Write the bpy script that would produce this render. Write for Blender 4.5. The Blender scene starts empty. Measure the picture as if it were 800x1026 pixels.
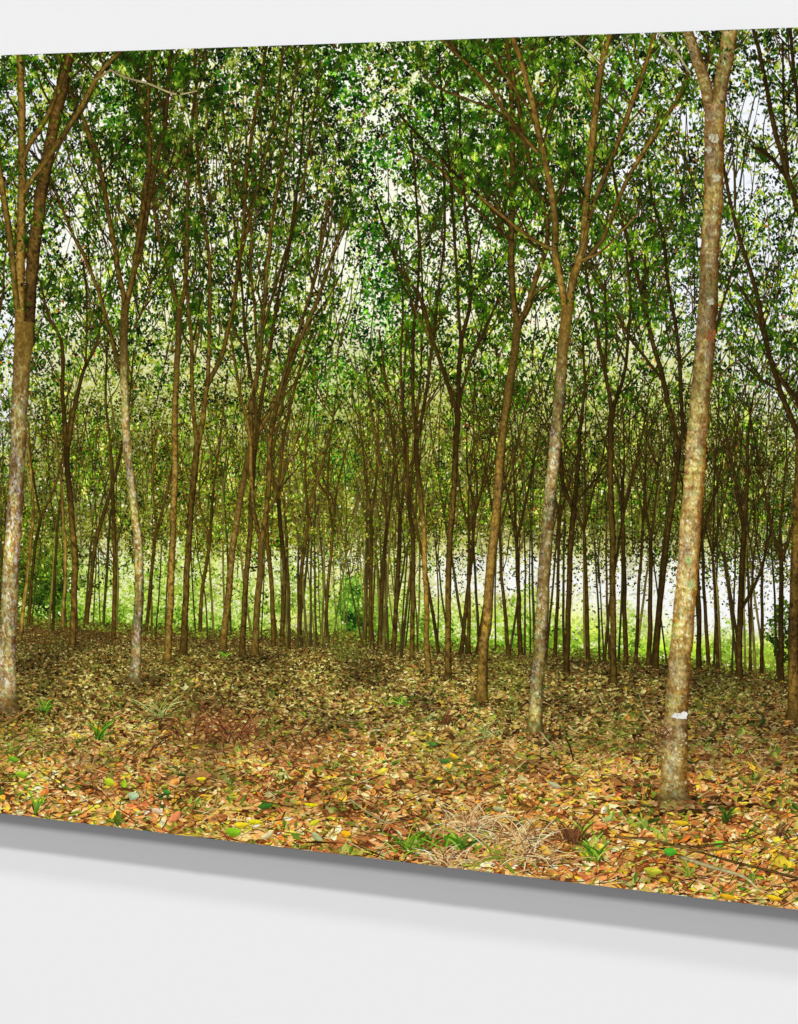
import bpy, math
import numpy as np

# ------------------------------------------------------------------ set-up
SC = bpy.context.scene
COL = SC.collection
R = np.random.default_rng(20240607)

F = 2000.0            # focal length in picture pixels (picture 800 x 1026)
HZ = 225.0            # eye level row
YAW = math.atan(F / 5264.0)
CAM = np.array([0.66, -1.80, 0.20])
FW = np.array([-math.sin(YAW), math.cos(YAW), 0.0])
RT = np.array([math.cos(YAW), math.sin(YAW), 0.0])
GAP = 0.030           # air between print and wall

def to_wall(px, py, y=0.0):
    """point of the print's plane that carries the picture point (px, py)"""
    px = np.asarray(px, float); py = np.asarray(py, float)
    dx = FW[0] * F + RT[0] * (px - 400)
    dy = FW[1] * F + RT[1] * (px - 400)
    dz = HZ - py
    t = (y - CAM[1]) / dy
    return CAM[0] + t * dx, CAM[2] + t * dz

ZTOP = float(to_wall(400, 41.0)[1]); ZBOT = float(to_wall(400, 863.5)[1])
XL = float(to_wall(-260, 400)[0]); XR = float(to_wall(960, 400)[0])

def lin(c):
    c = np.clip(np.asarray(c, float) / 255.0, 0, 1)
    return np.where(c <= 0.04045, c / 12.92, ((c + 0.055) / 1.055) ** 2.4)

def tag(o, label=None, cat=None, group=None, kind=None):
    if label: o['label'] = label
    if cat: o['category'] = cat
    if group: o['group'] = group
    if kind: o['kind'] = kind
    return o

# ------------------------------------------------------------------ noise
_G = {}
def vn(x, y, s, seed=0):
    k = seed
    if k not in _G: _G[k] = np.random.default_rng(seed + 77).random((128, 128))
    g = _G[k]
    x = np.asarray(x, float) / s + 1000.3; y = np.asarray(y, float) / s + 1000.7
    xi = np.floor(x).astype(int); yi = np.floor(y).astype(int)
    fx = x - xi; fy = y - yi
    fx = fx * fx * (3 - 2 * fx); fy = fy * fy * (3 - 2 * fy)
    a = g[xi % 128, yi % 128]; b = g[(xi + 1) % 128, yi % 128]
    c = g[xi % 128, (yi + 1) % 128]; d = g[(xi + 1) % 128, (yi + 1) % 128]
    return (a * (1 - fx) + b * fx) * (1 - fy) + (c * (1 - fx) + d * fx) * fy
def fbm(x, y, s, seed=0, o=3):
    v = 0; w = 0; a = 1.0
    for i in range(o):
        v = v + a * vn(x, y, s / 2 ** i, seed + i * 13); w += a; a *= 0.6
    return v / w
def table(x, y, XS, YS, T):
    T = np.asarray(T, float); XS = np.asarray(XS, float); YS = np.asarray(YS, float)
    x = np.clip(x, XS[0], XS[-1]); y = np.clip(y, YS[0], YS[-1])
    i = np.clip(np.searchsorted(XS, x, side='right') - 1, 0, len(XS) - 2)
    j = np.clip(np.searchsorted(YS, y, side='right') - 1, 0, len(YS) - 2)
    fx = (x - XS[i]) / (XS[i + 1] - XS[i]); fy = (y - YS[j]) / (YS[j + 1] - YS[j])
    if T.ndim == 3: fx = fx[..., None]; fy = fy[..., None]
    return (T[j, i] * (1 - fx) + T[j, i + 1] * fx) * (1 - fy) + (T[j + 1, i] * (1 - fx) + T[j + 1, i + 1] * fx) * fy

# ------------------------------------------------------------------ mesh building
class Sheet:
    """collects printed marks (quads in picture coordinates, an ink layer height in mm, a colour per corner)"""
    def __init__(self): self.P = []; self.Q = []; self.C = []; self.Fc = []; self.n = 0
    def quads(self, px, py, q, c):
        # px,py (N,4); q (N,) ; c (N,4,3) sRGB 0..255
        N = len(px)
        if N == 0: return
        self.P.append(np.stack([px.ravel(), py.ravel()], 1)); self.Q.append(np.repeat(q, 4))
        self.C.append(c.reshape(-1, 3)); self.Fc.append(np.arange(N * 4).reshape(N, 4) + self.n); self.n += N * 4
    def grid(self, px, py, q, c):
        h, w = px.shape
        idx = np.arange(h * w).reshape(h, w) + self.n
        self.P.append(np.stack([px.ravel(), py.ravel()], 1)); self.Q.append(np.full(h * w, q) if np.isscalar(q) else q.ravel())
        self.C.append(c.reshape(-1, 3))
        f = np.stack([idx[:-1, :-1], idx[1:, :-1], idx[1:, 1:], idx[:-1, 1:]], -1).reshape(-1, 4)
        self.Fc.append(f); self.n += h * w
    def build(self, name, parent, mat, k=1.0, mid=105):
        P = np.concatenate(self.P); Q = np.concatenate(self.Q); C = np.concatenate(self.C)
        C = mid + (C - mid) * k; g = C.mean(1)[:, None]; wsk = np.clip((225 - g) / 40, 0, 1)
        C = C * (1 - wsk) + (g + (C - g) * 1.07) * np.array([1.03, 1.01, .94]) * wsk
        C = np.clip(C, 3, 253); Fc = np.concatenate(self.Fc)
        x, z = to_wall(P[:, 0], P[:, 1])
        x = np.clip(x, XL + .0002, XR - .0002); z = np.clip(z, ZBOT + .0002, ZTOP - .0002)
        co = np.stack([x, -Q * 1e-3, z], 1)
        # drop collapsed faces
        A = co[Fc]; d1 = A[:, 2] - A[:, 0]; d2 = A[:, 3] - A[:, 1]
        ar = d1[:, 0] * d2[:, 2] - d1[:, 2] * d2[:, 0]
        keep = np.abs(ar) > 1e-9
        Fc = Fc[keep]; ar = ar[keep]
        Fc = np.where((ar < 0)[:, None], Fc[:, ::-1], Fc)        # all face the viewer's side
        me = bpy.data.meshes.new(name)
        me.vertices.add(len(co)); me.vertices.foreach_set('co', co.astype(np.float32).ravel())
        me.loops.add(Fc.size); me.loops.foreach_set('vertex_index', Fc.astype(np.int32).ravel())
        me.polygons.add(len(Fc)); me.polygons.foreach_set('loop_start', np.arange(0, Fc.size, 4, dtype=np.int32))
        me.polygons.foreach_set('loop_total', np.full(len(Fc), 4, dtype=np.int32))
        at = me.color_attributes.new('ink', 'FLOAT_COLOR', 'POINT')
        rgba = np.concatenate([lin(C), np.ones((len(C), 1))], 1)
        at.data.foreach_set('color', rgba.astype(np.float32).ravel())
        me.update(calc_edges=True)
        me.materials.append(mat)
        o = bpy.data.objects.new(name, me); COL.objects.link(o)
        if parent: o.parent = parent
        return o

def leafquads(x, y, L, W, th, rng=R):
    """kite shaped leaf marks"""
    ct, st = np.cos(th), np.sin(th)
    k = .5 + .25 * (rng.random(len(x)) - .5)
    ax = np.stack([-L * .5, L * (k - .5) * .6, L * .5, L * (k - .5) * .6], 1)
    ay = np.stack([0 * W, W * .5 * (0.7 + .6 * rng.random(len(x))), 0 * W, -W * .5 * (0.7 + .6 * rng.random(len(x)))], 1)
    return x[:, None] + ax * ct[:, None] - ay * st[:, None], y[:, None] + ax * st[:, None] + ay * ct[:, None]

def pick(pal, wts, n, rng=R):
    pal = np.asarray(pal, float); wts = np.asarray(wts, float)
    return pal[rng.choice(len(pal), n, p=wts / wts.sum())]

def add_leaves(sh, x, y, L, asp, th, q, col, var=.12, rng=R):
    n = len(x)
    px, py = leafquads(x, y, L, L * asp, th, rng)
    c = col[:, None, :] * (1 + var * rng.normal(size=(n, 4, 1)))
    sh.quads(px, py, q, np.clip(c, 0, 255))

# ------------------------------------------------------------------ materials
def ink_material():
    m = bpy.data.materials.new('printed_ink'); m.use_nodes = True
    nt = m.node_tree; b = nt.nodes['Principled BSDF']
    a = nt.nodes.new('ShaderNodeAttribute'); a.attribute_name = 'ink'
    s = nt.nodes.new('ShaderNodeVectorMath'); s.operation = 'SCALE'; s.inputs['Scale'].default_value = INK
    nt.links.new(a.outputs['Color'], s.inputs[0]); nt.links.new(s.outputs[0], b.inputs['Base Color'])
    b.inputs['Roughness'].default_value = .5; b.inputs['Specular IOR Level'].default_value = 0.04
    return m
def paint_material(name, rgb, rough, bump=0.0, scale=300, var=.01):
    m = bpy.data.materials.new(name); m.use_nodes = True
    nt = m.node_tree; b = nt.nodes['Principled BSDF']
    tc = nt.nodes.new('ShaderNodeTexCoord'); n = nt.nodes.new('ShaderNodeTexNoise')
    n.inputs['Scale'].default_value = scale; n.inputs['Detail'].default_value = 4
    nt.links.new(tc.outputs['Object'], n.inputs['Vector'])
    r = nt.nodes.new('ShaderNodeMapRange'); r.inputs['To Min'].default_value = 1 - var; r.inputs['To Max'].default_value = 1 + var
    nt.links.new(n.outputs['Fac'], r.inputs['Value'])
    s = nt.nodes.new('ShaderNodeVectorMath'); s.operation = 'SCALE'; s.inputs[0].default_value = rgb
    nt.links.new(r.outputs[0], s.inputs['Scale']); nt.links.new(s.outputs[0], b.inputs['Base Color'])
    b.inputs['Roughness'].default_value = rough; b.inputs['Specular IOR Level'].default_value = .15
    if bump:
        bp = nt.nodes.new('ShaderNodeBump'); bp.inputs['Strength'].default_value = bump; bp.inputs['Distance'].default_value = .0005
        nt.links.new(n.outputs['Fac'], bp.inputs['Height']); nt.links.new(bp.outputs[0], b.inputs['Normal'])
    return m
INK = 0.93
M_INK = ink_material()
M_WALL = paint_material('wall_paint', (.80, .80, .80), .9, .04, 260, .006)
M_EDGE = paint_material('brushed_aluminium_edge', (.55, .56, .58), .45, .05, 600, .03)
M_EDGE.node_tree.nodes['Principled BSDF'].inputs['Metallic'].default_value = .6
M_FRAME = paint_material('mounting_board', (.5, .5, .5), .8, .05, 200, .03)

def boxes_mesh(name, bs, mat, parent=None):
    v = []; f = []
    for (x0, x1, y0, y1, z0, z1) in bs:
        k = len(v)
        v += [(x0, y0, z0), (x1, y0, z0), (x1, y1, z0), (x0, y1, z0), (x0, y0, z1), (x1, y0, z1), (x1, y1, z1), (x0, y1, z1)]
        f += [[k + i for i in q] for q in ((0, 3, 2, 1), (4, 5, 6, 7), (0, 1, 5, 4), (1, 2, 6, 5), (2, 3, 7, 6), (3, 0, 4, 7))]
    me = bpy.data.meshes.new(name); me.from_pydata(v, [], f); me.update(); me.materials.append(mat)
    o = bpy.data.objects.new(name, me); COL.objects.link(o)
    if parent: o.parent = parent
    return o

# ------------------------------------------------------------------ wall and panel
wall = boxes_mesh('wall', [(-6, 6, GAP, GAP + .15, -3.2, 3.2)], M_WALL)
tag(wall, kind='structure')

PRINT = bpy.data.objects.new('forest_print', None); COL.objects.link(PRINT)
tag(PRINT, 'wide frameless photo print of a rubber tree plantation floating off a pale grey wall', 'wall print')
panel = boxes_mesh('panel', [(XL, XR, .0001, .0035, ZBOT, ZTOP)], M_EDGE, PRINT)
ins = .09
boxes_mesh('mounting_frame', [(XL + ins, XR - ins, .0037, GAP - .0005, ZTOP - ins - .03, ZTOP - ins),
                              (XL + ins, XR - ins, .0037, GAP - .0005, ZBOT + ins, ZBOT + ins + .03),
                              (XL + ins, XL + ins + .03, .0037, GAP - .0005, ZBOT + ins + .031, ZTOP - ins - .031),
                              (XR - ins - .03, XR - ins, .0037, GAP - .0005, ZBOT + ins + .031, ZTOP - ins - .031)], M_FRAME, PRINT)

# ------------------------------------------------------------------ picture: distant background
X0, X1 = -262, 962
def ground_line(x):
    return np.interp(x, [-260, 0, 60, 130, 220, 340, 400, 480, 560, 650, 800, 960], [612, 619, 626, 631, 637, 638, 648, 652, 656, 663, 677, 690])

GX = [-260, 0, 60, 100, 200, 300, 350, 400, 450, 520, 600, 700, 800, 960]
GY = [30, 150, 300, 400, 460, 520, 560, 590, 612, 632, 650, 690]
cr = (250, 247, 226); bl = (236, 239, 251); g1 = (188, 196, 138); g2 = (136, 144, 86)
BASE = [
 [bl, bl, bl, cr, cr, cr, cr, cr, cr, cr, bl, bl, bl, bl],
 [bl, bl, bl, cr, cr, cr, cr, cr, cr, cr, bl, bl, bl, bl],
 [bl, bl, cr, cr, cr, cr, cr, cr, cr, cr, cr, bl, bl, bl],
 [bl, bl, g1, g1, g1, g1, g1, g1, g1, (214, 220, 160), (206, 214, 160), (206, 214, 160), bl, bl],
 [bl, (205, 208, 190), g2, g2, g2, g2, (120, 140, 70), g2, g2, g2, g2, g2, (160, 168, 120), g1],
 [g2, (60, 76, 34), (120, 124, 84), (150, 150, 110), (112, 120, 58), (108, 110, 56), (110, 116, 58), (104, 100, 52), (112, 108, 62), (104, 104, 56), (98, 98, 52), (100, 102, 60), (140, 144, 120), bl],
 [(40, 70, 25), (30, 55, 18), (120, 150, 70), (240, 242, 225), (190, 212, 140), (238, 240, 208), (240, 242, 214), (214, 222, 168), (244, 244, 220), (244, 243, 226), (226, 228, 208), (228, 230, 222), (238, 240, 246), bl],
 [(34, 66, 22), (30, 60, 18), (60, 100, 30), (196, 220, 130), (200, 222, 140), (236, 240, 200), (190, 212, 130), (220, 228, 170), (240, 242, 222), (246, 246, 230), (246, 246, 236), (244, 246, 244), (244, 246, 252), bl],
 [(50, 90, 22), (60, 110, 24), (80, 130, 30), (150, 195, 70), (175, 212, 105), (206, 218, 150), (120, 165, 60), (160, 190, 95), (200, 220, 140), (190, 215, 120), (232, 240, 200), (244, 246, 240), (242, 246, 250), bl],
 [(70, 110, 30), (70, 120, 30), (90, 140, 35), (130, 175, 60), (160, 200, 90), (190, 205, 130), (120, 165, 55), (120, 160, 60), (150, 185, 80), (150, 195, 65), (186, 214, 110), (236, 242, 220), (242, 245, 240), (236, 240, 230)],
 [(90, 110, 40), (90, 110, 40), (90, 110, 40), (110, 150, 50), (130, 165, 65), (130, 160, 65), (110, 150, 50), (100, 130, 45), (110, 155, 48), (120, 165, 48), (138, 182, 60), (160, 204, 76), (176, 214, 96), (180, 216, 110)],
 [(90, 80, 40)] * 14]
gx, gy = np.meshgrid(np.arange(X0 - 4, X1 + 8, 3.0), np.arange(0, 930, 3.0))
bc = table(gx, gy, GX, GY, BASE)
w = (fbm(gx, gy, 26, 5) - .5)[..., None]
bc = bc * (1 + w * .35 * ((gy > 380) & (gy < 700))[..., None]) * (1 + (fbm(gx, gy, 9, 15, 2) - .5)[..., None] * .6 * ((gy > 560) & (gy < 700))[..., None])
lowb = np.clip((gy - 600) / 40, 0, 1)[..., None] * np.clip((222 - bc.mean(-1, keepdims=True)) / 25, 0, 1); bc = np.where(bc.mean(-1, keepdims=True) > 214, bc * 1.04, bc); bc = bc * (1 - lowb) + bc * np.array([.86, .84, .8]) * lowb
s = Sheet(); s.grid(gx, gy, 0.0, np.clip(bc, 0, 255))
sky = s.build('bright_sky_backdrop', PRINT, M_INK)
tag(sky, kind='stuff')

# ------------------------------------------------------------------ foliage fields
HX = [-260, 0, 100, 200, 300, 400, 500, 600, 700, 800, 960]
HY = [30, 130, 230, 330, 430, 515, 566, 605, 640]
HOLE = [[.28, .28, .18, .10, .14, .22, .12, .18, .28, .34, .34],
        [.28, .32, .22, .14, .20, .26, .08, .14, .34, .42, .40],
        [.22, .26, .42, .26, .30, .42, .16, .20, .30, .46, .40],
        [.20, .20, .26, .20, .22, .16, .26, .34, .22, .24, .20],
        [.15, .20, .08, .05, .05, .04, .05, .05, .06, .10, .10],
        [.05, .05, .10, .02, .02, .02, .02, .02, .02, .06, .05],
        [.05, .05, .30, .22, .26, .34, .52, .46, .48, .50, .40],
        [.00, .02, .60, .70, .70, .66, .92, .90, .93, .85, .80],
        [.30, .30, .80, .90, .90, .90, .96, .97, .98, .95, .95]]
holes = [(218, 168, 16, 20), (68, 240, 14, 30), (340, 250, 18, 16), (344, 262, 8, 40), (225, 78, 10, 14), (392, 113, 12, 12), (300, 190, 16, 24), (390, 190, 14, 30),
         (85, 108, 9, 12), (10, 330, 14, 30), (4, 420, 12, 30), (318, 285, 12, 18), (545, 320, 22, 20), (752, 110, 26, 34), (742, 180, 22, 20),
         (690, 120, 14, 18), (790, 60, 18, 26), (420, 300, 10, 16), (640, 110, 10, 12), (245, 300, 8, 14), (50, 80, 8, 9), (110, 235, 10, 24), (770, 260, 16, 14),
         (348, 400, 10, 14), (85, 545, 9, 22), (28, 140, 8, 22), (312, 90, 8, 9), (362, 66, 9, 8), (180, 255, 8, 20), (700, 245, 10, 10), (600, 210, 10, 14), (480, 250, 10, 10)]
def holeness(x, y):
    h = table(x, y, HX, HY, HOLE)
    for (a, b, rx, ry) in holes:
        h = h + .46 * np.exp(-((x - a) / (rx * .8)) ** 2 - ((y - b) / (ry * .8)) ** 2) * (.5 + fbm(x, y, 9, 611, 2))
    return np.clip(h, 0, 1)
vivid = [(385, 270, 28, 36), (372, 330, 24, 30), (330, 380, 22, 30), (345, 465, 26, 18), (318, 420, 14, 24), (450, 130, 40, 50), (345, 70, 22, 36), (380, 160, 20, 30), (110, 105, 18, 22), (270, 448, 12, 10), (500, 220, 30, 30), (620, 80, 24, 26), (590, 180, 20, 30), (130, 60, 20, 16), (480, 60, 26, 20)]
def vividness(x, y):
    h = 0 * x
    for (a, b, rx, ry) in vivid: h = h + np.exp(-((x - a) / rx) ** 2 - ((y - b) / ry) ** 2)
    return np.clip(h, 0, 1)

def scatter(n, y0, y1, x0=X0, x1=X1): return R.uniform(x0, x1, n), R.uniform(y0, y1, n)

# the far clearing: leafy texture in its own local colours
FOL = Sheet()
n = 46000
x, y = scatter(n, 520, 690)
k = y < ground_line(x) - .5; x, y = x[k], y[k]; n = len(x)
c = table(x, y, GX, GY, BASE)
v = 1 + (fbm(x, y, 12, 621, 3) - .5) * .9 + R.normal(0, .10, n)
hi = np.clip((c.mean(1) - 205) / 40, 0, 1)           # bright sky stays clean
v = v * (1 - hi * .85) + hi * .85 * 1.06
c = c * v[:, None] * (1 - (1 - hi[:, None]) * np.array([.04, .05, .20]))
add_leaves(FOL, x, y, R.uniform(2.5, 6, n), R.uniform(.5, .8, n), R.uniform(0, 3.14, n), R.uniform(.003, .018, n), np.clip(c, 0, 253), .05)

# far crowns
n = 250000
x, y = scatter(n, 24, 650)
cov = 1 - holeness(x, y)
nz = fbm(x, y, 16, 31, 3) * .6 + vn(x, y, 5, 91) * .4
keep = (R.random(n) < cov * 1.06) & (nz + .42 * (cov - .5) > .42 - .25 * (y > 380) * (y < 560)) & (y < ground_line(x) - 1)
x, y = x[keep], y[keep]; n = len(x)
tone = (fbm(x, y, 8, 55, 2) - .5) * 1.0 + .38 + vn(x, y, 60, 7) * .2 + (R.random(n) - .5) * .30 + .05
far_pal = np.array([(18, 26, 4), (38, 50, 8), (66, 82, 16), (100, 118, 28), (142, 160, 52), (190, 202, 98), (232, 234, 168)], float)
idx = np.clip((tone - .22) / .60, 0, .999) * 6
i0 = idx.astype(int); fr = (idx - i0)[:, None]
col = far_pal[i0] * (1 - fr) + far_pal[i0 + 1] * fr
low = np.clip((y - 330) / 120, 0, 1)[:, None]
col = col * (1 - low) + (col * .86 + np.array([10, 8, -4])) * low
vv = vividness(x, y)[:, None]; col = col * (1 - .6 * vv) + (col * np.array([.5, .95, .4])) * .6 * vv
L = R.uniform(2.0, 4.2, n) * np.interp(y, [30, 300, 500, 640], [1.15, 1.0, .85, .75])
add_leaves(FOL, x, y, L, R.uniform(.4, .75, n), R.uniform(0, math.pi, n), R.uniform(.02, .07, n), col, .1)
# low hazy crowns of the far rows: upright strokes of leaf and twig
n = 70000
x, y = scatter(n, 370, 600)
top = 395 + 30 * (fbm(x, 0 * x, 60, 411) - .5); bot = np.interp(x, [-260, 0, 100, 200, 330, 400, 470, 540, 600, 700, 800, 960], [600, 600, 548, 560, 552, 552, 536, 548, 560, 572, 590, 590]) + 44 * (fbm(x, y * .3, 9, 421, 2) - .5)
dn = np.clip((y - top) / 70, 0, 1) * np.clip((bot - y) / 16 + .5, .0, 1)
k = (R.random(n) < dn) & (fbm(x, y * .5, 8, 433, 2) > .34)
x, y = x[k], y[k]; n = len(x)
t = fbm(x, y * .35, 9, 444, 2) * .6 + R.random(n) * .45
lowp = np.array([(26, 22, 6), (46, 40, 10), (68, 62, 17), (90, 86, 26), (114, 114, 40), (146, 146, 62), (190, 190, 108)], float)
idx = np.clip((t - .2) / .7, 0, .999) * 6; i0 = idx.astype(int); fr = (idx - i0)[:, None]
col = lowp[i0] * (1 - fr) + lowp[i0 + 1] * fr
col = col * np.interp(x, [-260, 0, 300, 470, 600, 960], [1.1, 1.1, 1.42, 1.25, .82, .85])[:, None] * (.8 + .4 * fbm(x, y, 45, 481, 2))[:, None]
gr = (R.random(n) < .35)[:, None]; col = np.where(gr, col * np.array([.72, 1.02, .7]), col)
vv = vividness(x, y)[:, None]; col = col * (1 - .6 * vv) + (col * np.array([.45, .95, .5])) * .6 * vv
add_leaves(FOL, x, y, R.uniform(2.0, 4.2, n), R.uniform(.35, .65, n), math.pi / 2 + R.normal(0, .7, n), R.uniform(.071, .088, n), col, .12)
n = 24000
x, y = scatter(n, 530, 652)
k = (R.random(n) < np.interp(y, [530, 570, 610, 650], [.9, .6, .34, .2]) * np.interp(x, [300, 560, 600, 960], [.6, .6, 1, 1])) & (fbm(x, y, 13, 466, 3) > .47 + .0010 * (y - 560)) & (y < ground_line(x) - 2)
x, y = x[k], y[k]; n = len(x)
c = pick([(36, 36, 14), (60, 64, 26), (92, 100, 44), (130, 140, 70), (44, 70, 22)], [.28, .28, .2, .12, .12], n)
add_leaves(FOL, x, y, R.uniform(1.8, 3.8, n), R.uniform(.4, .7, n), R.uniform(0, 3.14, n), R.uniform(.071, .088, n), c, .12)
# sparkle of sky seen through the far crowns
n = 24000
x, y = scatter(n, 26, 640)
k = (R.random(n) < (.35 + holeness(x, y)) * np.interp(y, [30, 400, 520, 640], [1, .9, .55, .5])) & (y < ground_line(x) - 8)
x, y = x[k], y[k]; n = len(x)
bl_w = np.clip((x - 560) / 120, 0, 1) * np.clip((420 - y) / 80, 0, 1)
bl_w = np.maximum(bl_w, np.clip((90 - x) / 60, 0, 1) * np.clip((300 - y) / 60, 0, 1))[:, None]
col = np.array([250, 246, 210]) * (1 - bl_w) + np.array([226, 232, 252]) * bl_w
lo = np.clip((y - 300) / 100, 0, 1)[:, None]; col = col * (1 - lo) + np.array([222, 222, 178]) * lo
add_leaves(FOL, x, y, R.uniform(1.6, 4.2, n), R.uniform(.5, .9, n), R.uniform(0, 3.14, n), R.uniform(.0885, .10, n), col, .05)

# middle crowns: greener, larger leaves in clumps
n = 170000
x, y = scatter(n, 24, 600)
h = holeness(x, y)
clump = fbm(x, y, 34, 101, 3) * .6 + vn(x, y, 9, 17) * .4
dens = np.interp(y, [30, 300, 400, 500, 600], [.85, .70, .42, .18, .10])
k = (R.random(n) < (1 - h) * 1.1) & (clump > .60 - .22 * dens + .12 * h - .04)
x, y = x[k], y[k]; n = len(x)
tone = (fbm(x, y, 8, 155, 2) - .5) * 1.15 + .5 + (R.random(n) - .5) * .42
mid_pal = np.array([(8, 18, 3), (16, 36, 4), (30, 58, 7), (52, 86, 13), (84, 120, 26), (132, 160, 50), (192, 206, 100)], float)
idx = np.clip((tone - .16) / .72, 0, .999) ** 1.15 * 6
i0 = idx.astype(int); fr = (idx - i0)[:, None]
col = mid_pal[i0] * (1 - fr) + mid_pal[i0 + 1] * fr
vv = vividness(x, y)[:, None]
col = col * (1 - .55 * vv) + (col * np.array([.5, 1.05, .6]) + np.array([0, 6, 0])) * .55 * vv
br = R.random(n) < .035; col[br] = np.array([128, 84, 36]) * R.uniform(.6, 1.2, (br.sum(), 1))
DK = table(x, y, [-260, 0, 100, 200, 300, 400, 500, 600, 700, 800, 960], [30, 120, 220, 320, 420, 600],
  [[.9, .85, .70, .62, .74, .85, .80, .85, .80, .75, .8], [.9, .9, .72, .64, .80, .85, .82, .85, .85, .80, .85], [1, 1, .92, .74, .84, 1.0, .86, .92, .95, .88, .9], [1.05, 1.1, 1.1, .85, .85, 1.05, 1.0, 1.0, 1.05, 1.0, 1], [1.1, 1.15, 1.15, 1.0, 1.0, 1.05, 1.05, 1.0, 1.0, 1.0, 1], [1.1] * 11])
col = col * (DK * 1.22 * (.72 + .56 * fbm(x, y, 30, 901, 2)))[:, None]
L = R.uniform(2.4, 5.6, n) * np.interp(y, [30, 300, 600], [1.15, .95, .65])
th = math.pi / 2 + R.normal(0, .75, n)
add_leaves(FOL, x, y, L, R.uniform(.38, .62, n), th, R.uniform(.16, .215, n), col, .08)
n = 52000
x, y = scatter(n, 350, 600)
bot = np.interp(x, [-260, 0, 100, 200, 330, 400, 470, 540, 600, 700, 800, 960], [600, 600, 548, 560, 560, 556, 536, 548, 560, 572, 590, 590]) + 50 * (fbm(x, y * .3, 9, 421, 2) - .5)
k = (R.random(n) < np.clip((y - 350) / 80, 0, 1) * np.clip((bot - y) / 20 + .4, 0, 1)) & (fbm(x, y, 10, 871, 3) > .44)
x, y = x[k], y[k]; n = len(x)
idx = np.clip(fbm(x, y, 8, 444, 2) * .5 + R.random(n) * .55, 0, .999) * 6; i0 = idx.astype(int); fr = (idx - i0)[:, None]
col = (lowp[i0] * (1 - fr) + lowp[i0 + 1] * fr) * np.interp(x, [-260, 0, 300, 470, 600, 960], [1.05, 1.05, 1.3, 1.1, .72, .78])[:, None]
gr = (R.random(n) < .35)[:, None]; col = np.where(gr, col * np.array([.74, 1.02, .7]), col)
add_leaves(FOL, x, y, R.uniform(1.8, 3.8, n), R.uniform(.35, .65, n), R.uniform(0, 3.14, n), R.uniform(.2565, .262, n), col, .12)
n = 60000
x, y = scatter(n, 40, 500)
SV = [(385, 270, 20, 30, 1.2), (370, 330, 18, 26, 1.2), (335, 375, 20, 26, 1.2), (345, 465, 26, 14, 1), (320, 430, 12, 20, 1), (372, 232, 16, 22, 1), (345, 75, 16, 30, 1), (380, 155, 18, 18, .9), (112, 108, 16, 18, 1.1), (440, 120, 34, 36, .8), (270, 448, 9, 9, 1), (230, 90, 24, 20, .7), (190, 70, 20, 16, .8), (500, 150, 20, 30, .6), (585, 130, 20, 40, .6), (625, 70, 20, 24, .6), (28, 100, 14, 40, .5), (130, 150, 16, 20, .7), (300, 150, 20, 26, .6), (160, 240, 12, 20, .6), (410, 400, 12, 20, .5), (655, 250, 20, 24, .4), (90, 210, 16, 20, .5)]
m_ = sum(a * np.exp(-((x - cx) / rx) ** 2 - ((y - cy) / ry) ** 2) for cx, cy, rx, ry, a in SV)
k = R.random(n) < m_ * np.clip((fbm(x, y, 15, 1207, 3) - .44) * 9, 0, 1)
x, y = x[k], y[k]; n = len(x)
t = np.clip((fbm(x, y, 8, 1301, 2) - .5) * 1.4 + .45 + (R.random(n) - .5) * .4, 0, .999) * 4; i0 = t.astype(int); fr = (t - i0)[:, None]
gp_ = np.array([(8, 34, 6), (18, 60, 12), (34, 92, 18), (72, 134, 34), (150, 188, 80)], float)
add_leaves(FOL, x, y, R.uniform(3, 6, n) * np.interp(y, [40, 500], [1.1, .8]), R.uniform(.45, .7, n), R.uniform(0, 3.14, n), R.uniform(.216, .224, n), gp_[i0] * (1 - fr) + gp_[i0 + 1] * fr, .07)
# deeper tree layers in the left background
n = 9000
x = R.uniform(-262, 300, n); y = R.uniform(540, 640, n)
k = (fbm(x, y, 26, 1409, 3) > .50) & (y < ground_line(x) - 1) & (y > 548 + 30 * vn(x, 0 * x, 20, 1411)) & (R.random(n) < np.interp(x, [-262, 120, 300], [1, .8, .35]))
x, y = x[k], y[k]; n = len(x)
add_leaves(FOL, x, y, R.uniform(2.5, 5, n), R.uniform(.5, .8, n), R.uniform(0, 3.14, n), R.uniform(.019, .022, n), pick([(46, 72, 24), (74, 106, 34), (110, 144, 46), (30, 50, 18)], [.35, .3, .2, .15], n) * (.8 + .4 * R.random((n, 1))), .08)
fol = FOL.build('foliage', PRINT, M_INK, 1.04, 112); tag(fol, 'mass of small green and olive leaves with bright sky between them', kind='stuff')

# ------------------------------------------------------------------ bushes at the far edge
def bush(cx, cy, rx, ry, n, pal, label):
    s = Sheet()
    a = R.uniform(0, 2 * math.pi, n); r = np.sqrt(R.random(n)) * (1 + .18 * np.sin(a * 5 + cx))
    x = cx + rx * r * np.cos(a); y = cy + ry * r * np.sin(a)
    k = y < ground_line(x) + 2; x, y = x[k], y[k]; n = len(x)
    t = np.clip(vn(x, y, 7, 9) * .6 + R.random(n) * .5 - .25 * (y - cy) / ry, 0, .999)
    pal = np.array(pal, float); c = pal[(t * len(pal)).astype(int)]
    add_leaves(s, x, y, R.uniform(2.2, 4.5, n), R.uniform(.5, .8, n), R.uniform(0, 3.14, n), R.uniform(.095, .12, n), c, .12)
    o = s.build('bush', PRINT, M_INK); tag(o, label)
dk = [(14, 26, 6), (26, 44, 10), (44, 68, 16), (70, 98, 26), (110, 140, 46)]
md = [(20, 46, 14), (36, 78, 20), (60, 110, 28), (96, 150, 44), (150, 196, 80)]
bt = [(52, 78, 22), (84, 122, 34), (120, 162, 50), (160, 196, 78), (200, 222, 126), (228, 238, 176)]
bush(44, 584, 20, 36, 1500, dk, 'dark green bush between the left trunks')
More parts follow.
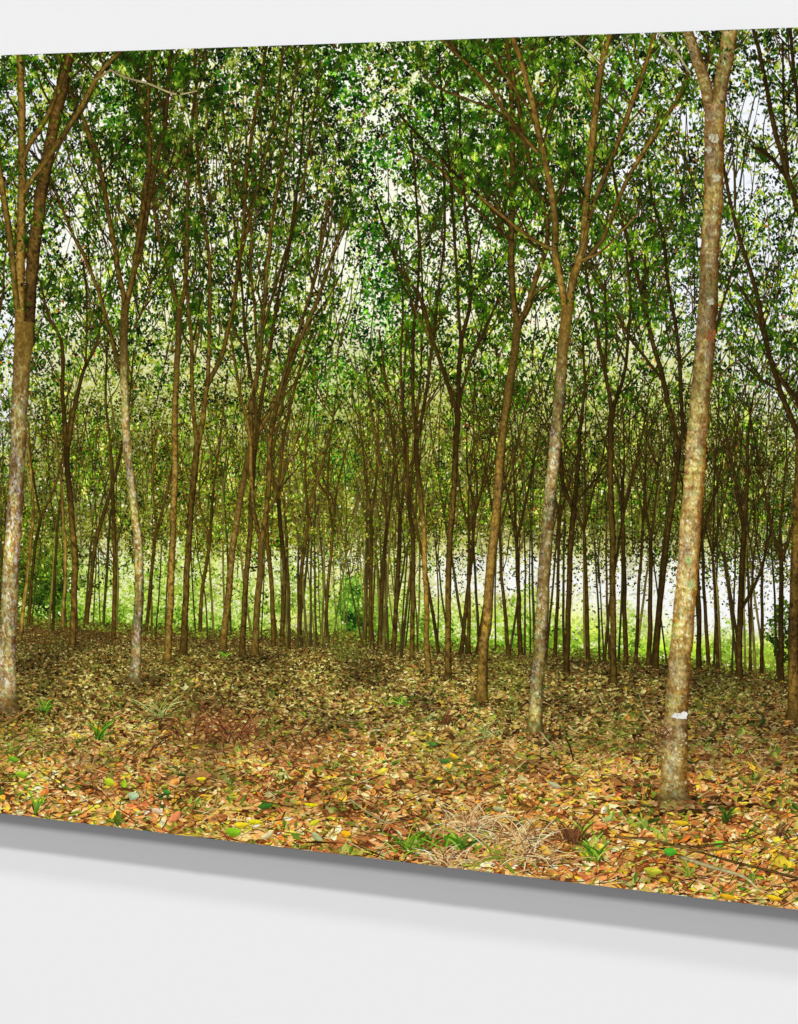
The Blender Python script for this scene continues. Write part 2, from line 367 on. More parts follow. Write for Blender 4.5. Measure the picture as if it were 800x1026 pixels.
bush(10, 575, 12, 44, 700, dk, 'dark bush at the left edge')
bush(352, 604, 13, 28, 800, md, 'green bush closing the end of the aisle')
bush(364, 616, 9, 16, 300, dk, 'low dark bush right of the aisle end')
bush(790, 632, 22, 30, 900, dk, 'dark bush in the gap at the right edge')
pl = [(84, 116, 34), (124, 158, 50), (160, 192, 76), (194, 216, 118), (228, 238, 180)]
for (a, b, c_, d_) in ((130, 590, 24, 30), (180, 580, 26, 36), (230, 592, 24, 30), (285, 586, 18, 34), (320, 596, 14, 28), (372, 590, 12, 34), (415, 606, 14, 26), (530, 612, 16, 28), (625, 628, 22, 24), (735, 640, 18, 22), (445, 622, 16, 20), (860, 640, 30, 30), (-60, 590, 40, 34), (-160, 590, 50, 30), (-230, 592, 40, 34)):
    bush(a, b, c_, d_, int(c_ * d_ * .75), pl if b < 610 else bt, None)
for (a, b, c_, d_) in ((150, 612, 60, 18), (230, 618, 50, 16), (470, 640, 40, 18), (530, 628, 30, 26), (600, 652, 40, 9), (680, 662, 60, 7), (760, 672, 50, 7), (100, 612, 30, 22), (30, 616, 26, 12), (420, 625, 24, 22)):
    bush(a, b, c_, d_, int(c_ * d_ * .9), bt, None)

# ------------------------------------------------------------------ ground: fallen leaves
G = Sheet()
gxs = np.arange(X0 - 4, X1 + 8, 4.0); rows = np.linspace(0, 1, 110)
gx, tt = np.meshgrid(gxs, rows)
gy = ground_line(gx) + tt * (940 - ground_line(gx))
gb = np.array([84, 60, 30]) * (.8 + .5 * fbm(gx, gy, 14, 71))[..., None]
gb = gb * (1 - .0 * gb) 
G.grid(gx, gy, .125, np.clip(gb, 0, 255))
def gsize(y): return np.interp(y, [620, 650, 700, 760, 820, 912], [1.3, 2.1, 4.8, 9.0, 14.0, 18.0])
pal_far = [(52, 34, 16), (84, 62, 28), (112, 90, 42), (142, 118, 60), (180, 160, 98), (214, 200, 142), (104, 112, 44), (140, 146, 66), (150, 92, 44), (70, 80, 30)]
w_far = [.18, .2, .16, .12, .09, .05, .08, .06, .06, .05]
pal_near = [(84, 52, 28), (122, 80, 46), (156, 110, 70), (184, 138, 96), (208, 168, 124), (228, 204, 164), (198, 124, 60), (220, 156, 60), (218, 184, 62), (186, 180, 66), (132, 148, 56), (96, 124, 44), (58, 92, 34), (156, 168, 116), (186, 190, 156), (178, 108, 78), (170, 154, 92)]
w_near = [.10, .13, .14, .13, .10, .05, .035, .03, .03, .04, .075, .05, .035, .04, .025, .04, .09]
def ground_leaves(n, y0, y1, q0, q1, scale=1.0, dark=1.0):
    x = R.uniform(X0, X1, n); y = R.uniform(y0, y1, n)
    k = y > ground_line(x) + .5; x, y = x[k], y[k]; n = len(x)
    L = gsize(y) * R.lognormal(0, .32, n) * scale * 1.05
    asp = R.uniform(.32, .6, n)
    th = R.normal(0, .9, n)
    f = np.clip((y - 665) / 90, 0, 1)
    near = R.random(n) < f
    c = np.where(near[:, None], pick(pal_near, w_near, n), pick(pal_far, w_far, n))
    # patches: light from the open sky is uneven over the picture's forest floor
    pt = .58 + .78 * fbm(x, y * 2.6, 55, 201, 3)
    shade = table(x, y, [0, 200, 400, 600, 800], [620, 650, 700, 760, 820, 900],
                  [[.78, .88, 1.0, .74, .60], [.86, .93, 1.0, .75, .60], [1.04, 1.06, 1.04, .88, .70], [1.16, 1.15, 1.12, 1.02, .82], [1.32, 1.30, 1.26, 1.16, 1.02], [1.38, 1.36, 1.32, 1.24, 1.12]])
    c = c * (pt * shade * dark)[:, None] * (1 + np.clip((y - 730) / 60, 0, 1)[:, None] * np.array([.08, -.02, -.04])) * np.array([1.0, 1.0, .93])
    md_ = (np.clip((860 - y) / 150, 0, 1) * .34)[:, None]; gm = c.mean(1)[:, None]; c = c * (1 - md_) + gm * np.array([1.06, 1.04, .66]) * md_
    # reddish twiggy patches
    rp = np.exp(-((x - 205) / 42) ** 2 - ((y - 728) / 22) ** 2) + .8 * np.exp(-((x - 300) / 50) ** 2 - ((y - 750) / 20) ** 2)
    rp = (np.clip(rp, 0, 1) * (R.random(n) < .8))[:, None]
    c = c * (1 - .6 * rp) + np.array([104, 54, 36]) * .6 * rp
    gp = np.clip(fbm(x, y, 40, 303, 2) - .50, 0, 1) * 3.0
    gp = (gp * (R.random(n) < .5))[:, None]
    c = c * (1 - .5 * gp) + np.array([96, 120, 40]) * .5 * gp
    q = R.uniform(q0, q1, n)
    big = L > 5.5
    xs, ys, Ls, cs, qs, ths, asps = x[~big], y[~big], L[~big], c[~big], q[~big], th[~big], asp[~big]
    # foreshorten: squash y
    px, py = leafquads(xs, ys, Ls, Ls * asps * 1.25, ths)
    py = ys[:, None] + (py - ys[:, None]) * .72
    cc = cs[:, None, :] * (1 + .16 * R.normal(size=(len(xs), 4, 1)))
    G.quads(px, py, qs, np.clip(cc, 0, 255))
    # larger leaves: two halves either side of a midrib, curled, with a shadow drawn beneath in dark ink
    x, y, L, c, q, th, asp = x[big], y[big], L[big], c[big], q[big], th[big], asp[big]; n = len(x)
    ct, st = np.cos(th), np.sin(th)
    bend = R.normal(0, .14, n) * L; tipk = R.uniform(.3, .5, n)
    wl = L * asp * R.uniform(.25, .62, n); wr = L * asp * R.uniform(.25, .62, n)
    def P(u, v):
        u2, v2 = u, v + bend * (1 - (2 * u / L) ** 2)
        return x + u2 * ct - v2 * st, y + (u2 * st + v2 * ct) * .74
    B = P(-L * .5, 0 * L); T = P(L * .5, 0 * L); M = P(L * 0, 0 * L)
    L1 = P(-L * .26, wl * .9); L2 = P(L * .16, wl); R1 = P(-L * .26, -wr * .9); R2 = P(L * .16, -wr)
    tilt = R.normal(0, .13, n)
    ca = c * (1 + tilt)[:, None]; cb = c * (1 - tilt)[:, None]
    edge = np.clip(c * R.uniform(.62, 1.1, (n, 1)), 0, 255)
    tipc = c * (.8 + .5 * R.random((n, 1))) * np.array([1, .92, .85])
    for (a1, a2, cx) in ((L1, L2, ca), (R1, R2, cb)):
        px = np.stack([B[0], a1[0], a2[0], M[0]], 1); py = np.stack([B[1], a1[1], a2[1], M[1]], 1)
        G.quads(px, py, q, np.clip(np.stack([cx * .85, edge * .6 + cx * .4, cx, cx * 1.08], 1), 0, 255))
        px = np.stack([M[0], a2[0], T[0], T[0]], 1); py = np.stack([M[1], a2[1], T[1], T[1]], 1)
        px[:, 3] = (M[0] + T[0]) / 2 ; py[:, 3] = (M[1] + T[1]) / 2
        G.quads(px, py, q, np.clip(np.stack([cx * 1.08, cx, tipc, cx * 1.04], 1), 0, 255))
    # leaf's shadow on the litter, inked as a dark offset shape
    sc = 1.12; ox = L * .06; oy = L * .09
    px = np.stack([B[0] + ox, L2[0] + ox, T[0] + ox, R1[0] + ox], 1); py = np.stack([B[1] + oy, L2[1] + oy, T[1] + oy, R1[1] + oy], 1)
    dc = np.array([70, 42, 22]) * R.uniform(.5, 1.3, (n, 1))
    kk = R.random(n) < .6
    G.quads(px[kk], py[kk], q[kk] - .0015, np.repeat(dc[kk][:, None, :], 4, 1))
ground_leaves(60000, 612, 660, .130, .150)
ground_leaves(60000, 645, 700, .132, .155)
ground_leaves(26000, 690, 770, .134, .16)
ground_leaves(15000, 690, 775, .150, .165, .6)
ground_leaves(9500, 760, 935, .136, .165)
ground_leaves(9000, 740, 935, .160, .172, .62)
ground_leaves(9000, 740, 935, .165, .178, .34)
# ragged weedy rim where the litter meets the clearing
n = 9000
x = R.uniform(X0, X1, n); y = ground_line(x) + R.normal(0, 1, n) * 2.6 - 1 + 5 * (vn(x, 0 * x, 12, 822) - .6)
px, py = leafquads(x, y, R.uniform(1.5, 4.5, n), R.uniform(.8, 2.0, n), R.normal(0, .9, n))
c = pick([(92, 108, 34), (70, 70, 26), (120, 140, 48), (104, 88, 40), (54, 48, 20), (140, 160, 66)], [.2, .2, .15, .2, .15, .1], n) * R.uniform(.8, 1.2, (n, 1))
G.quads(px, py, .150 + R.uniform(0, .006, n), np.repeat(c[:, None, :], 4, 1))
# twigs and stalks in the litter
n = 5200
x = R.uniform(X0, X1, n); y = R.uniform(640, 925, n); k = y > ground_line(x) + 4; x, y = x[k], y[k]; n = len(x)
L = gsize(y) * R.uniform(.9, 3.2, n); th = R.normal(0, .55, n)
W = np.interp(y, [640, 912], [.5, 1.5]) * R.uniform(.5, 1.1, n)
px, py = leafquads(x, y, L, W, th); 
c = pick([(72, 44, 26), (110, 76, 46), (168, 128, 84), (214, 184, 138), (52, 30, 18)], [.3, .25, .2, .12, .13], n)
G.quads(px, py, R.uniform(.176, .186, n), np.repeat(c[:, None, :], 4, 1))

# ------------------------------------------------------------------ trees
def spline(pts, step):
    P = np.array(pts, float)
    if len(P) == 2: P = np.array([P[0], (P[0] + P[1]) / 2, P[1]])
    E = np.vstack([2 * P[0] - P[1], P, 2 * P[-1] - P[-2]])
    out = []
    for i in range(1, len(E) - 2):
        d = np.hypot(*(E[i + 1] - E[i])[:2]); m = max(2, int(d / step))
        t = np.linspace(0, 1, m, endpoint=False)[:, None]
        a, b, c, d_ = E[i - 1], E[i], E[i + 1], E[i + 2]
        out.append(.5 * ((2 * b) + (c - a) * t + (2 * a - 5 * b + 4 * c - d_) * t ** 2 + (3 * b - a - 3 * c + d_) * t ** 3))
    out.append(P[-1:])
    return np.vstack(out)

BARK = {
 'pale':  dict(b=(180, 154, 106), e=(112, 86, 52), p=[((150, 104, 58), .56, 4.5), ((206, 198, 170), .60, 3.6), ((142, 148, 104), .64, 5), ((224, 222, 212), .66, 3), ((112, 78, 44), .68, 3)]),
 'big':   dict(b=(166, 142, 102), e=(108, 74, 36), p=[((138, 104, 60), .60, 5), ((186, 176, 146), .65, 3.6), ((146, 150, 98), .66, 6), ((212, 208, 192), .72, 3), ((118, 78, 40), .70, 3)]),
 'grey':  dict(b=(160, 134, 88), e=(84, 66, 38), p=[((190, 182, 150), .60, 3), ((112, 84, 48), .60, 4), ((124, 134, 82), .62, 5), ((210, 206, 190), .70, 2.6)]),
 'tan':   dict(b=(136, 106, 54), e=(62, 46, 20), p=[((154, 132, 82), .62, 3), ((94, 68, 32), .60, 4)]),
 'brown': dict(b=(98, 77, 38), e=(46, 32, 14), p=[((122, 96, 52), .62, 3), ((62, 42, 18), .6, 4)]),
 'dark':  dict(b=(62, 47, 22), e=(32, 23, 10), p=[((86, 68, 34), .64, 3)]),
 'far':   dict(b=(54, 46, 20), e=(34, 28, 12), p=[]),
 'farlight': dict(b=(104, 92, 42), e=(70, 60, 28), p=[]),
 'twig':  dict(b=(176, 160, 120), e=(120, 98, 62), p=[]),
}
_sd = [0]
def ribbon(sh, pts, bark, q, fade_top=None, step=None, blend=None):
    """a trunk or limb: pts = (x, y, width)"""
    _sd[0] += 37; sd = _sd[0] % 997
    wmax = max(p[2] for p in pts)
    S = spline(pts, step or (1.1 if wmax > 8 else 2.6 if wmax > 3.5 else 4.0))
    x, y, w = S[:, 0].copy(), S[:, 1].copy(), np.maximum(S[:, 2], .5)
    s = np.concatenate([[0], np.cumsum(np.hypot(np.diff(x), np.diff(y)))])
    x += (vn(s, 0 * s, 22, sd) - .5) * min(1.6, .3 * wmax); 
    tx = np.gradient(x); ty = np.gradient(y); l = np.hypot(tx, ty) + 1e-9
    nx, ny = -ty / l, tx / l
    flip = np.sign(nx + 1e-9); nx, ny = nx * flip, ny * flip          # always pointing right
    m = int(np.clip(round(wmax * 1.1) + 2, 3, 28))
    u = np.linspace(-1, 1, m)
    if y[0] > 655: w = w * (1 + .30 * np.exp(-s / (.45 * wmax)))
    wl = w * .5 * (1 + .10 * (vn(s, 0 * s, 7, sd + 1) - .5)); wr = w * .5 * (1 + .10 * (vn(s, 0 * s + 9, 7, sd + 2) - .5))
    W = np.where(u[None, :] < 0, wl[:, None], wr[:, None])
    PX = x[:, None] + nx[:, None] * u[None] * W; PY = y[:, None] + ny[:, None] * u[None] * W
    B = BARK[bark]; b = np.array(B['b'], float); e = np.array(B['e'], float)
    prof = np.clip(1.0 - np.abs(u - (-.12)) ** 2.6 * .95, 0, 1)[None, :, None]  # round shading put into the bark colour: sides darker than the middle
    SS = np.broadcast_to(s[:, None], PX.shape); UU = np.broadcast_to(u[None] * wmax * .5, PX.shape)
    c = b * np.ones(PX.shape + (1,))
    for j, (pc, th, sz) in enumerate(B['p']):
        nzv = fbm(UU + 50 * j, SS * 1.15, sz * max(.7, min(1.1, wmax / 18)), sd + 5 + j, 3)
        a = np.clip((nzv - th) / .03, 0, 1)[..., None] * .8
        c = c * (1 - a) + np.array(pc, float) * a
    if wmax > 12:
        a = np.clip((fbm(UU * 1.6, SS, 30, sd + 300, 3) - .5) * 5, -1, 1)[..., None]; c = c * (1 + a * np.array([.10, .12, .02])) 
        a = np.clip((fbm(UU * 2.0 + 40, SS, 13, sd + 310, 3) - .58) / .05, 0, 1)[..., None] * .55; c = c * (1 - a) + np.array([122, 92, 52]) * a
    c = c * (.74 + .52 * fbm(UU, SS, 1.7, sd + 40, 2))[..., None] * (.90 + .20 * vn(UU * .2, SS, 2.2, sd + 44))[..., None]
    c = c * (.76 + .48 * vn(SS, 0 * SS, 48, sd + 60))[..., None]
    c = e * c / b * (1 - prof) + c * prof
    if bark in ('dark', 'far', 'brown', 'farlight', 'tan') and not blend:
        k = {'far': 1.45, 'dark': 1.40, 'farlight': 1.12, 'brown': 1.18, 'tan': 1.05}[bark]
        fx = np.interp(PX, [-260, 0, 300, 380, 470, 590, 960], [.7, .6, .8, .55, .2, -.1, -.2])[..., None] * np.interp(PY, [300, 420, 600, 660], [0, 1, 1, .7])[..., None]
        c = c * (1 + fx * (k - 1) * np.array([1.0, 1.06, .9]))
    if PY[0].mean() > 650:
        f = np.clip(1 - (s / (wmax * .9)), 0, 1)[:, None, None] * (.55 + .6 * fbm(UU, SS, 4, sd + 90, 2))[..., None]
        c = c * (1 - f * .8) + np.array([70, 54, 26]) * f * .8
    if blend and blend != bark:
        f = np.clip((SS - (s[-1] - 110)) / 100, 0, 1)[..., None]; f = f * f * (3 - 2 * f)
        tx_ = c.mean(-1, keepdims=True) / b.mean(); c = c * (1 - f) + np.array(BARK[blend]['b'], float) * (.45 + .5 * tx_) * f
    c = c * np.array([.97, 1.03, 1.06])
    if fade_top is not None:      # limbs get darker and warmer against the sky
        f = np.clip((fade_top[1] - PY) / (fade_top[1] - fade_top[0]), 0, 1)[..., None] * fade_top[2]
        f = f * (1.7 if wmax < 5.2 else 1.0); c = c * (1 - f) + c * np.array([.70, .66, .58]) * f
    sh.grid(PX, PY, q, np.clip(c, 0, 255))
    return S

def crown_leaves(sh, spots, q, tone=1.0, size=1.0, per=30):
    """leaf sprays round the given twig points"""
    if not spots: return
    sp = np.array(spots, float)
    c0 = sp[np.repeat(np.arange(len(sp)), per)]
    n = len(c0)
    a = R.uniform(0, 2 * math.pi, n); r = np.abs(R.normal(0, 1, n)) * 8.5 * size
    x = c0[:, 0] + r * np.cos(a) * 1.15; y = c0[:, 1] + r * np.sin(a) * .9 + 2
    k = (R.random(n) < 1.1 - holeness(x, y)) & (fbm(x, y, 7, 717, 2) > .36)
    x, y = x[k], y[k]; n = len(x)
    t = np.clip(fbm(x, y, 9, 909, 2) * 1.1 - .08 + (R.random(n) - .5) * .40, 0, .999)
    pal = np.array([(16, 28, 6), (24, 44, 8), (36, 62, 12), (46, 80, 13), (76, 112, 24), (126, 156, 48), (196, 210, 106)], float) * tone
    idx = t ** 1.05 * 6; i0 = idx.astype(int); fr = (idx - i0)[:, None]
    col = pal[i0] * (1 - fr) + pal[np.minimum(i0 + 1, 6)] * fr
    L = R.uniform(2.6, 5.8, n) * size
    col = col * np.interp(x, [0, 100, 330, 400, 800], [1.0, .88, .94, 1.06, 1.0])[:, None] * (.7 + .6 * fbm(x, y, 26, 917, 2))[:, None]
    add_leaves(sh, x, y, L, R.uniform(.36, .58, n), math.pi / 2 + R.normal(0, .7, n), q + np.where(R.random(n) < .14, R.uniform(.002, .012, n), R.uniform(-.02, -.001, n)), col, .08)

def sprout(S, w0, n, side=None, len_=60, y_min=200, ang=.5):
    """side twigs leaving a limb polyline S and bending upward"""
    out = []
    for _ in range(n):
        i = R.integers(len(S) // 4, len(S) - 1)
        x, y, w = S[i]
        d = R.choice([-1, 1]) if side is None else side
        a = -math.pi / 2 + d * R.uniform(.25, ang + .35)
        l = len_ * R.uniform(.5, 1.4); ww = max(.9, min(w * .5, w0) * R.uniform(.6, 1.0))
        pts = [(x, y, ww)]
        for k in range(4):
            x += math.cos(a) * l / 4; y += math.sin(a) * l / 4; a += R.normal(-d * .08, .14)
            pts.append((x, y, ww * (1 - .2 * (k + 1)) + .3))
        out.append(pts)
    return out

FEET = []
def tree(limbs, bark, y_base, label=None, twigs=(10, 2.2, 60), leafy=1.0, limb_bark=None, tone=1.0, grp='rubber trees printed in the picture', lsize=1.0):
    q = .26 + np.clip((y_base - 640) / 170, 0, 1) * .16 + R.uniform(0, .004)
    s = Sheet(); cr_ = Sheet(); spots = []
    if limbs[0][0][1] > 600: FEET.append((limbs[0][0][0], limbs[0][0][1] - 1, limbs[0][0][2]))
    S0 = None
    for i, l in enumerate(limbs):
        b = bark if i == 0 else ((limb_bark[(i - 1) % len(limb_bark)] if isinstance(limb_bark, list) else limb_bark) or bark)
        S = ribbon(s, l, b, q + (.0016 if i == 0 else .0008) + i * .00009, fade_top=(60, 420, .5), blend=('tan' if isinstance(limb_bark, list) else limb_bark) if i == 0 else None)
        if i > 0 or len(limbs) == 1:
            for tw in sprout(S, twigs[1], twigs[0], len_=twigs[2]):
                if tw[0][1] > 520: continue
                T = ribbon(s, tw, 'dark' if R.random() < .7 else 'brown', q + R.uniform(.0001, .0007))
                for j in range(len(T)):
                    if j > len(T) * .4 and R.random() < .35 and T[j][1] < 330 + 90 * R.random(): spots.append(T[j][:2])
            for j in range(0, len(S), 6):
                if R.random() < .22 and S[j][1] < 330: spots.append((S[j][0] + R.normal(0, 9), S[j][1] + R.normal(0, 9)))
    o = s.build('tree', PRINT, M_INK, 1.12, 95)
    if label: o['label'] = label
    o['group'] = grp
    if spots and leafy > 0:
        crown_leaves(cr_, [(a, b) for a, b in spots if R.random() < leafy * .8], q, tone, size=lsize)
        if cr_.n:
            c = cr_.build('crown', o, M_INK, 1.06, 105)
    return o

def auto_limbs(x, y, w, n=3, top=30, lean=0.0, spread=.22):
    """forking limbs from (x, y) up to the top edge"""
    out = []
    for k in range(n):
        a = -math.pi / 2 + lean + (k - (n - 1) / 2) * spread * R.uniform(.7, 1.3) + R.normal(0, .04)
        X, Y = x, y; L = (y - top) / 5 * R.uniform(.7, 1.1); pts = [(X, Y, w * .75)]
        for j in range(5):
            X += math.cos(a) * L; Y += math.sin(a) * L; a += R.normal(0, .06) + (-math.pi / 2 - a) * .10
            pts.append((X, Y, max(.9, w * .72 * (1 - .17 * (j + 1)))))
        out.append(pts)
    return out

# ---- far rows: thin trunks against the light
def far_tree(x, yb, w, fork, bark='far'):
    lean = R.normal(0, .07 if w < 4 else .03)
    xt = x + (yb - fork) * lean
    xm = (x + xt) / 2 + R.normal(0, 1.2)
    limbs = [[(x, yb, w * 1.25), (xm, (yb + fork) / 2, w), (xt, fork, w * .8)]]
    limbs += auto_limbs(xt, fork + 2, w, n=int(R.integers(2, 4)), top=fork - R.uniform(110, 220) * (1 if w > 2.2 else .62), lean=lean * .5, spread=.24)
    return limbs
xs_far = []
x = X0 + 4.0
while x < X1:
    xs_far.append(x); x += R.choice([R.uniform(3, 7), R.uniform(8, 22)])
extra = [364, 367, 371, 375, 379, 384, 389, 395, 402, 298, 303, 308, 312, 317, 322, 330, 290]
FARALL = []
for x in xs_far:
    if 296 < x < 364: continue
    FARALL.append((x, ground_line(x) + R.uniform(-3, 7), R.uniform(1.0, 2.5)))
for x in extra: FARALL.append((x, ground_line(x) + 3 + abs(x - 350) * .16, 1.2 + abs(x - 350) * .025))
AISLE = []
for k in range(26):
    sgn = 1 if k % 2 else -1; d = 5 + 62 * R.random() ** 1.4
    AISLE.append((352 + sgn * d, 638 + d * .14 + R.uniform(-1, 1), .8 + d * .022, 628 - 46 - d * .9 + R.normal(0, 8)))
FARALL.sort(key=lambda t: -t[2] - (0 if 0 <= t[0] <= 800 else -5))
stuff = Sheet()
for i, (x, yb, w) in enumerate(FARALL):
    limbs = far_tree(x, yb, w, R.uniform(470, 560))
    q = .225 + R.uniform(0, .03)
    if i < 55:
        s = Sheet()
        for j, l in enumerate(limbs): ribbon(s, l, ['far', 'dark', 'farlight'][int(R.choice(3, p=[.45, .3, .25]))], q + j * .00012)
        o = s.build('tree', PRINT, M_INK); o['group'] = 'thin far trees printed in the picture'
    else:
        for j, l in enumerate(limbs): ribbon(stuff, l, 'far', q + j * .00012)
for (x, yb, w, fk) in AISLE:
    for l in far_tree(x, yb, w, fk):
        l = [(a, b, min(c, w)) for a, b, c in l]
        ribbon(stuff, [(a, b, c * .8) for a, b, c in l], 'farlight', R.uniform(.219, .224))
# fine upright branches in the far crowns, a tangle nobody could count
n_tw = 800
for i in range(n_tw):
    x = R.uniform(X0, X1); y = R.uniform(150, 560) if i < 600 else R.uniform(430, 585)
    lean = np.clip((350 - x) / 900, -.35, .35) * R.uniform(-.3, 1.2) * -1 + R.normal(0, .22)
    a = -math.pi / 2 + lean; l = R.uniform(35, 110); w = R.uniform(.6, 1.5)
    pts = [(x, y, w)]; X, Y = x, y
    for k in range(3):
        X += math.cos(a) * l / 3; Y += math.sin(a) * l / 3; a += R.normal(0, .12); pts.append((X, Y, w * (1 - .25 * (k + 1))))
    ribbon(stuff, pts, R.choice(['far', 'dark', 'brown', 'farlight', 'tan'], p=[.28, .24, .18, .22, .08]), R.uniform(.218, .256), step=6)
for i in range(230):
    x = R.uniform(90, 340) if i % 2 else R.uniform(560, 940); y = R.uniform(150, 380)
    a = -math.pi / 2 + np.clip((x - 215) / 500 if i % 2 else R.normal(0, .3), -.4, .4) + R.normal(0, .16); l = R.uniform(60, 150); w = R.uniform(.9, 1.9)
    pts = [(x, y, w)]; X, Y = x, y
    for k in range(4):
        X += math.cos(a) * l / 4; Y += math.sin(a) * l / 4; a += R.normal(0, .08); pts.append((X, Y, w * (1 - .18 * (k + 1))))
    ribbon(stuff, pts, R.choice(['dark', 'far', 'brown'], p=[.5, .3, .2]), R.uniform(.2245, .258), step=6)
so = stuff.build('distant_branches', PRINT, M_INK); tag(so, kind='stuff')

# ---- traced middle and near trees
T = tree
T([[(29, 626, 3.5), (34, 558, 3.2), (41, 519, 3)], [(41, 519, 2.5), (32, 466, 2), (28, 420, 1.5)], [(41, 519, 2.5), (56, 485, 2.2), (66, 440, 1.8), (72, 400, 1.2)]], 'dark', 632, twigs=(4, 1.4, 40))
T([[(20, 642, 4), (27, 580, 3.6), (33, 520, 3), (31, 470, 2.5)], [(31, 470, 2.2), (24, 400, 1.6), (30, 330, 1.2)]], 'tan', 642, twigs=(4, 1.4, 40))
T([[(73, 648, 6.5), (75, 571, 6.2), (72, 519, 6), (67, 466, 5.6), (67, 447, 6)], [(67, 452, 5), (63, 397, 4.2), (62, 345, 3.6), (50, 319, 2.8), (40, 280, 2)], [(67, 452, 5), (75, 408, 4.4), (84, 371, 3.4), (97, 345, 2.8), (104, 300, 2)], [(86, 369, 2), (87, 300, 2), (83, 262, 1.6)]], 'brown', 648, twigs=(7, 1.6, 50), limb_bark='dark')
T([[(87, 626, 4.2), (96, 545, 3.8), (113, 487, 3.4), (122, 448, 3)], [(122, 448, 2.4), (130, 400, 2), (134, 350, 1.5)]], 'dark', 630, twigs=(4, 1.4, 45))
T([[(114, 639, 4.6), (115, 584, 4.2), (113, 492, 3.8), (110, 440, 3)], [(110, 440, 2.4), (106, 400, 2), (108, 340, 1.4)]], 'dark', 639, twigs=(4, 1.4, 45))
T([[(147, 632, 3.6), (155, 545, 3.2), (158, 530, 3)], [(158, 530, 2.6), (168, 492, 2.2), (178, 440, 1.6)], [(157, 532, 2.4), (153, 480, 2), (156, 430, 1.4)]], 'dark', 632, twigs=(5, 1.3, 45))
T([[(201, 632, 4), (203, 587, 3.5), (210, 545, 3.2), (214, 490, 2.6)], [(214, 490, 2.3), (222, 430, 1.8), (228, 370, 1.3)], [(210, 540, 2), (200, 500, 1.8), (203, 450, 1.3)]], 'dark', 634, twigs=(5, 1.3, 45))
T([[(53, 632, 3), (56, 560, 2.8), (60, 500, 2.3)]], 'far', 632, twigs=(4, 1.3, 45))
T([[(63, 628, 3.4), (66, 560, 3), (62, 490, 2.6)], [(62, 490, 2), (55, 430, 1.6)]], 'tan', 633, twigs=(4, 1.3, 45))
T([[(104, 626, 2.8), (108, 560, 2.6), (111, 510, 2)]], 'far', 632, twigs=(4, 1.3, 45))

# tree D and E
T([[(168, 664, 8.5), (169, 640, 7), (172, 571, 6.5), (175, 492, 6.3), (175, 440, 6.2), (176, 397, 6), (179, 345, 5.8), (180, 311, 5.8)],
   [(180, 314, 4.5), (171, 279, 4), (161, 240, 3.6), (154, 200, 3), (150, 150, 2.6), (140, 90, 2)], [(180, 314, 4), (187, 270, 3.6), (188, 200, 3.2), (192, 130, 2.8), (200, 60, 2.4)],
   [(174, 290, 2.4), (168, 250, 2.2), (172, 190, 2)]], 'tan', 664, 'slim tan tree right of the pale leaning one', twigs=(9, 2, 60), limb_bark='brown')
T([[(184, 656, 8), (185, 630, 6.8), (186, 597, 6.3), (189, 545, 6), (193, 492, 6), (198, 445, 6.4)],
   [(198, 448, 5), (193, 400, 4), (192, 345, 3.6), (189, 300, 3), (186, 250, 2.6), (190, 180, 2.2)],
   [(198, 448, 5), (203, 420, 5), (208, 387, 4.8), (221, 358, 4.3), (233, 313, 4), (239, 266, 3.8), (243, 240, 3.8), (247, 172, 3.6), (255, 122, 3.2), (262, 82, 3), (267, 44, 2.6)],
   [(208, 387, 4), (210, 319, 3.6), (210, 266, 3.6), (205, 225, 3.2), (199, 170, 3), (197, 110, 2.8), (195, 45, 2.4)],
   [(240, 262, 3), (252, 215, 2.6), (262, 170, 2.4), (276, 110, 2.2), (284, 46, 1.8)]], 'brown', 656, 'brown tree with a long limb sweeping up to the right', twigs=(10, 2, 60), limb_bark='brown')
# F, G, H
T([[(223, 652, 8.5), (225, 632, 7.2), (229, 597, 6.6), (234, 545, 6.4), (242, 492, 6.2), (249, 461, 6), (253, 440, 6)],
   [(252, 444, 5.5), (252, 411, 5), (259, 371, 4.6), (263, 332, 4.2), (266, 292, 4), (271, 240, 3.6), (280, 180, 3), (290, 120, 2.6), (300, 46, 2)],
   [(254, 440, 5), (273, 408, 4.6), (287, 376, 4.4), (305, 332, 4), (323, 287, 3.4), (336, 248, 2.6), (346, 215, 2)],
   [(259, 371, 3), (256, 320, 2.8), (252, 270, 2.6), (250, 220, 2.4), (232, 160, 2.2), (222, 100, 2)],
   [(263, 332, 2.6), (275, 290, 2.6), (290, 240, 2.4), (303, 190, 2.2), (312, 130, 2), (322, 60, 1.6)]], 'tan', 652, 'tan leaning tree with many crossing limbs', twigs=(10, 2.2, 70), limb_bark='brown')
T([[(243, 657, 6.4), (244, 630, 5.4), (246, 597, 5.2), (250, 545, 5), (253, 492, 4.8), (256, 450, 4.6)],
   [(256, 452, 4), (262, 400, 3.6), (272, 340, 3.4), (280, 290, 3), (291, 240, 2.8), (300, 170, 2.2), (306, 100, 2)],
   [(256, 452, 3.4), (255, 400, 3), (247, 350, 2.8), (243, 290, 2.4), (236, 230, 2), (228, 170, 1.8)]], 'brown', 657, twigs=(8, 2, 60), limb_bark='dark')
T([[(255, 657, 8), (257, 630, 6.6), (259, 597, 6.4), (262, 542, 6.4)],
   [(262, 545, 4.6), (256, 519, 4.2), (252, 479, 4), (251, 440, 3.4), (240, 390, 2.8), (230, 330, 2.2)],
   [(262, 545, 5), (266, 519, 4.8), (270, 480, 4.4), (271, 440, 4.2), (284, 380, 3.8), (300, 330, 3.2), (318, 270, 2.8), (330, 200, 2.2)],
   [(268, 515, 3), (276, 498, 2.6), (289, 464, 2.4), (300, 430, 1.8)]], 'tan', 657, 'stout tan tree forking low beside the aisle', twigs=(9, 2, 60), limb_bark='brown')
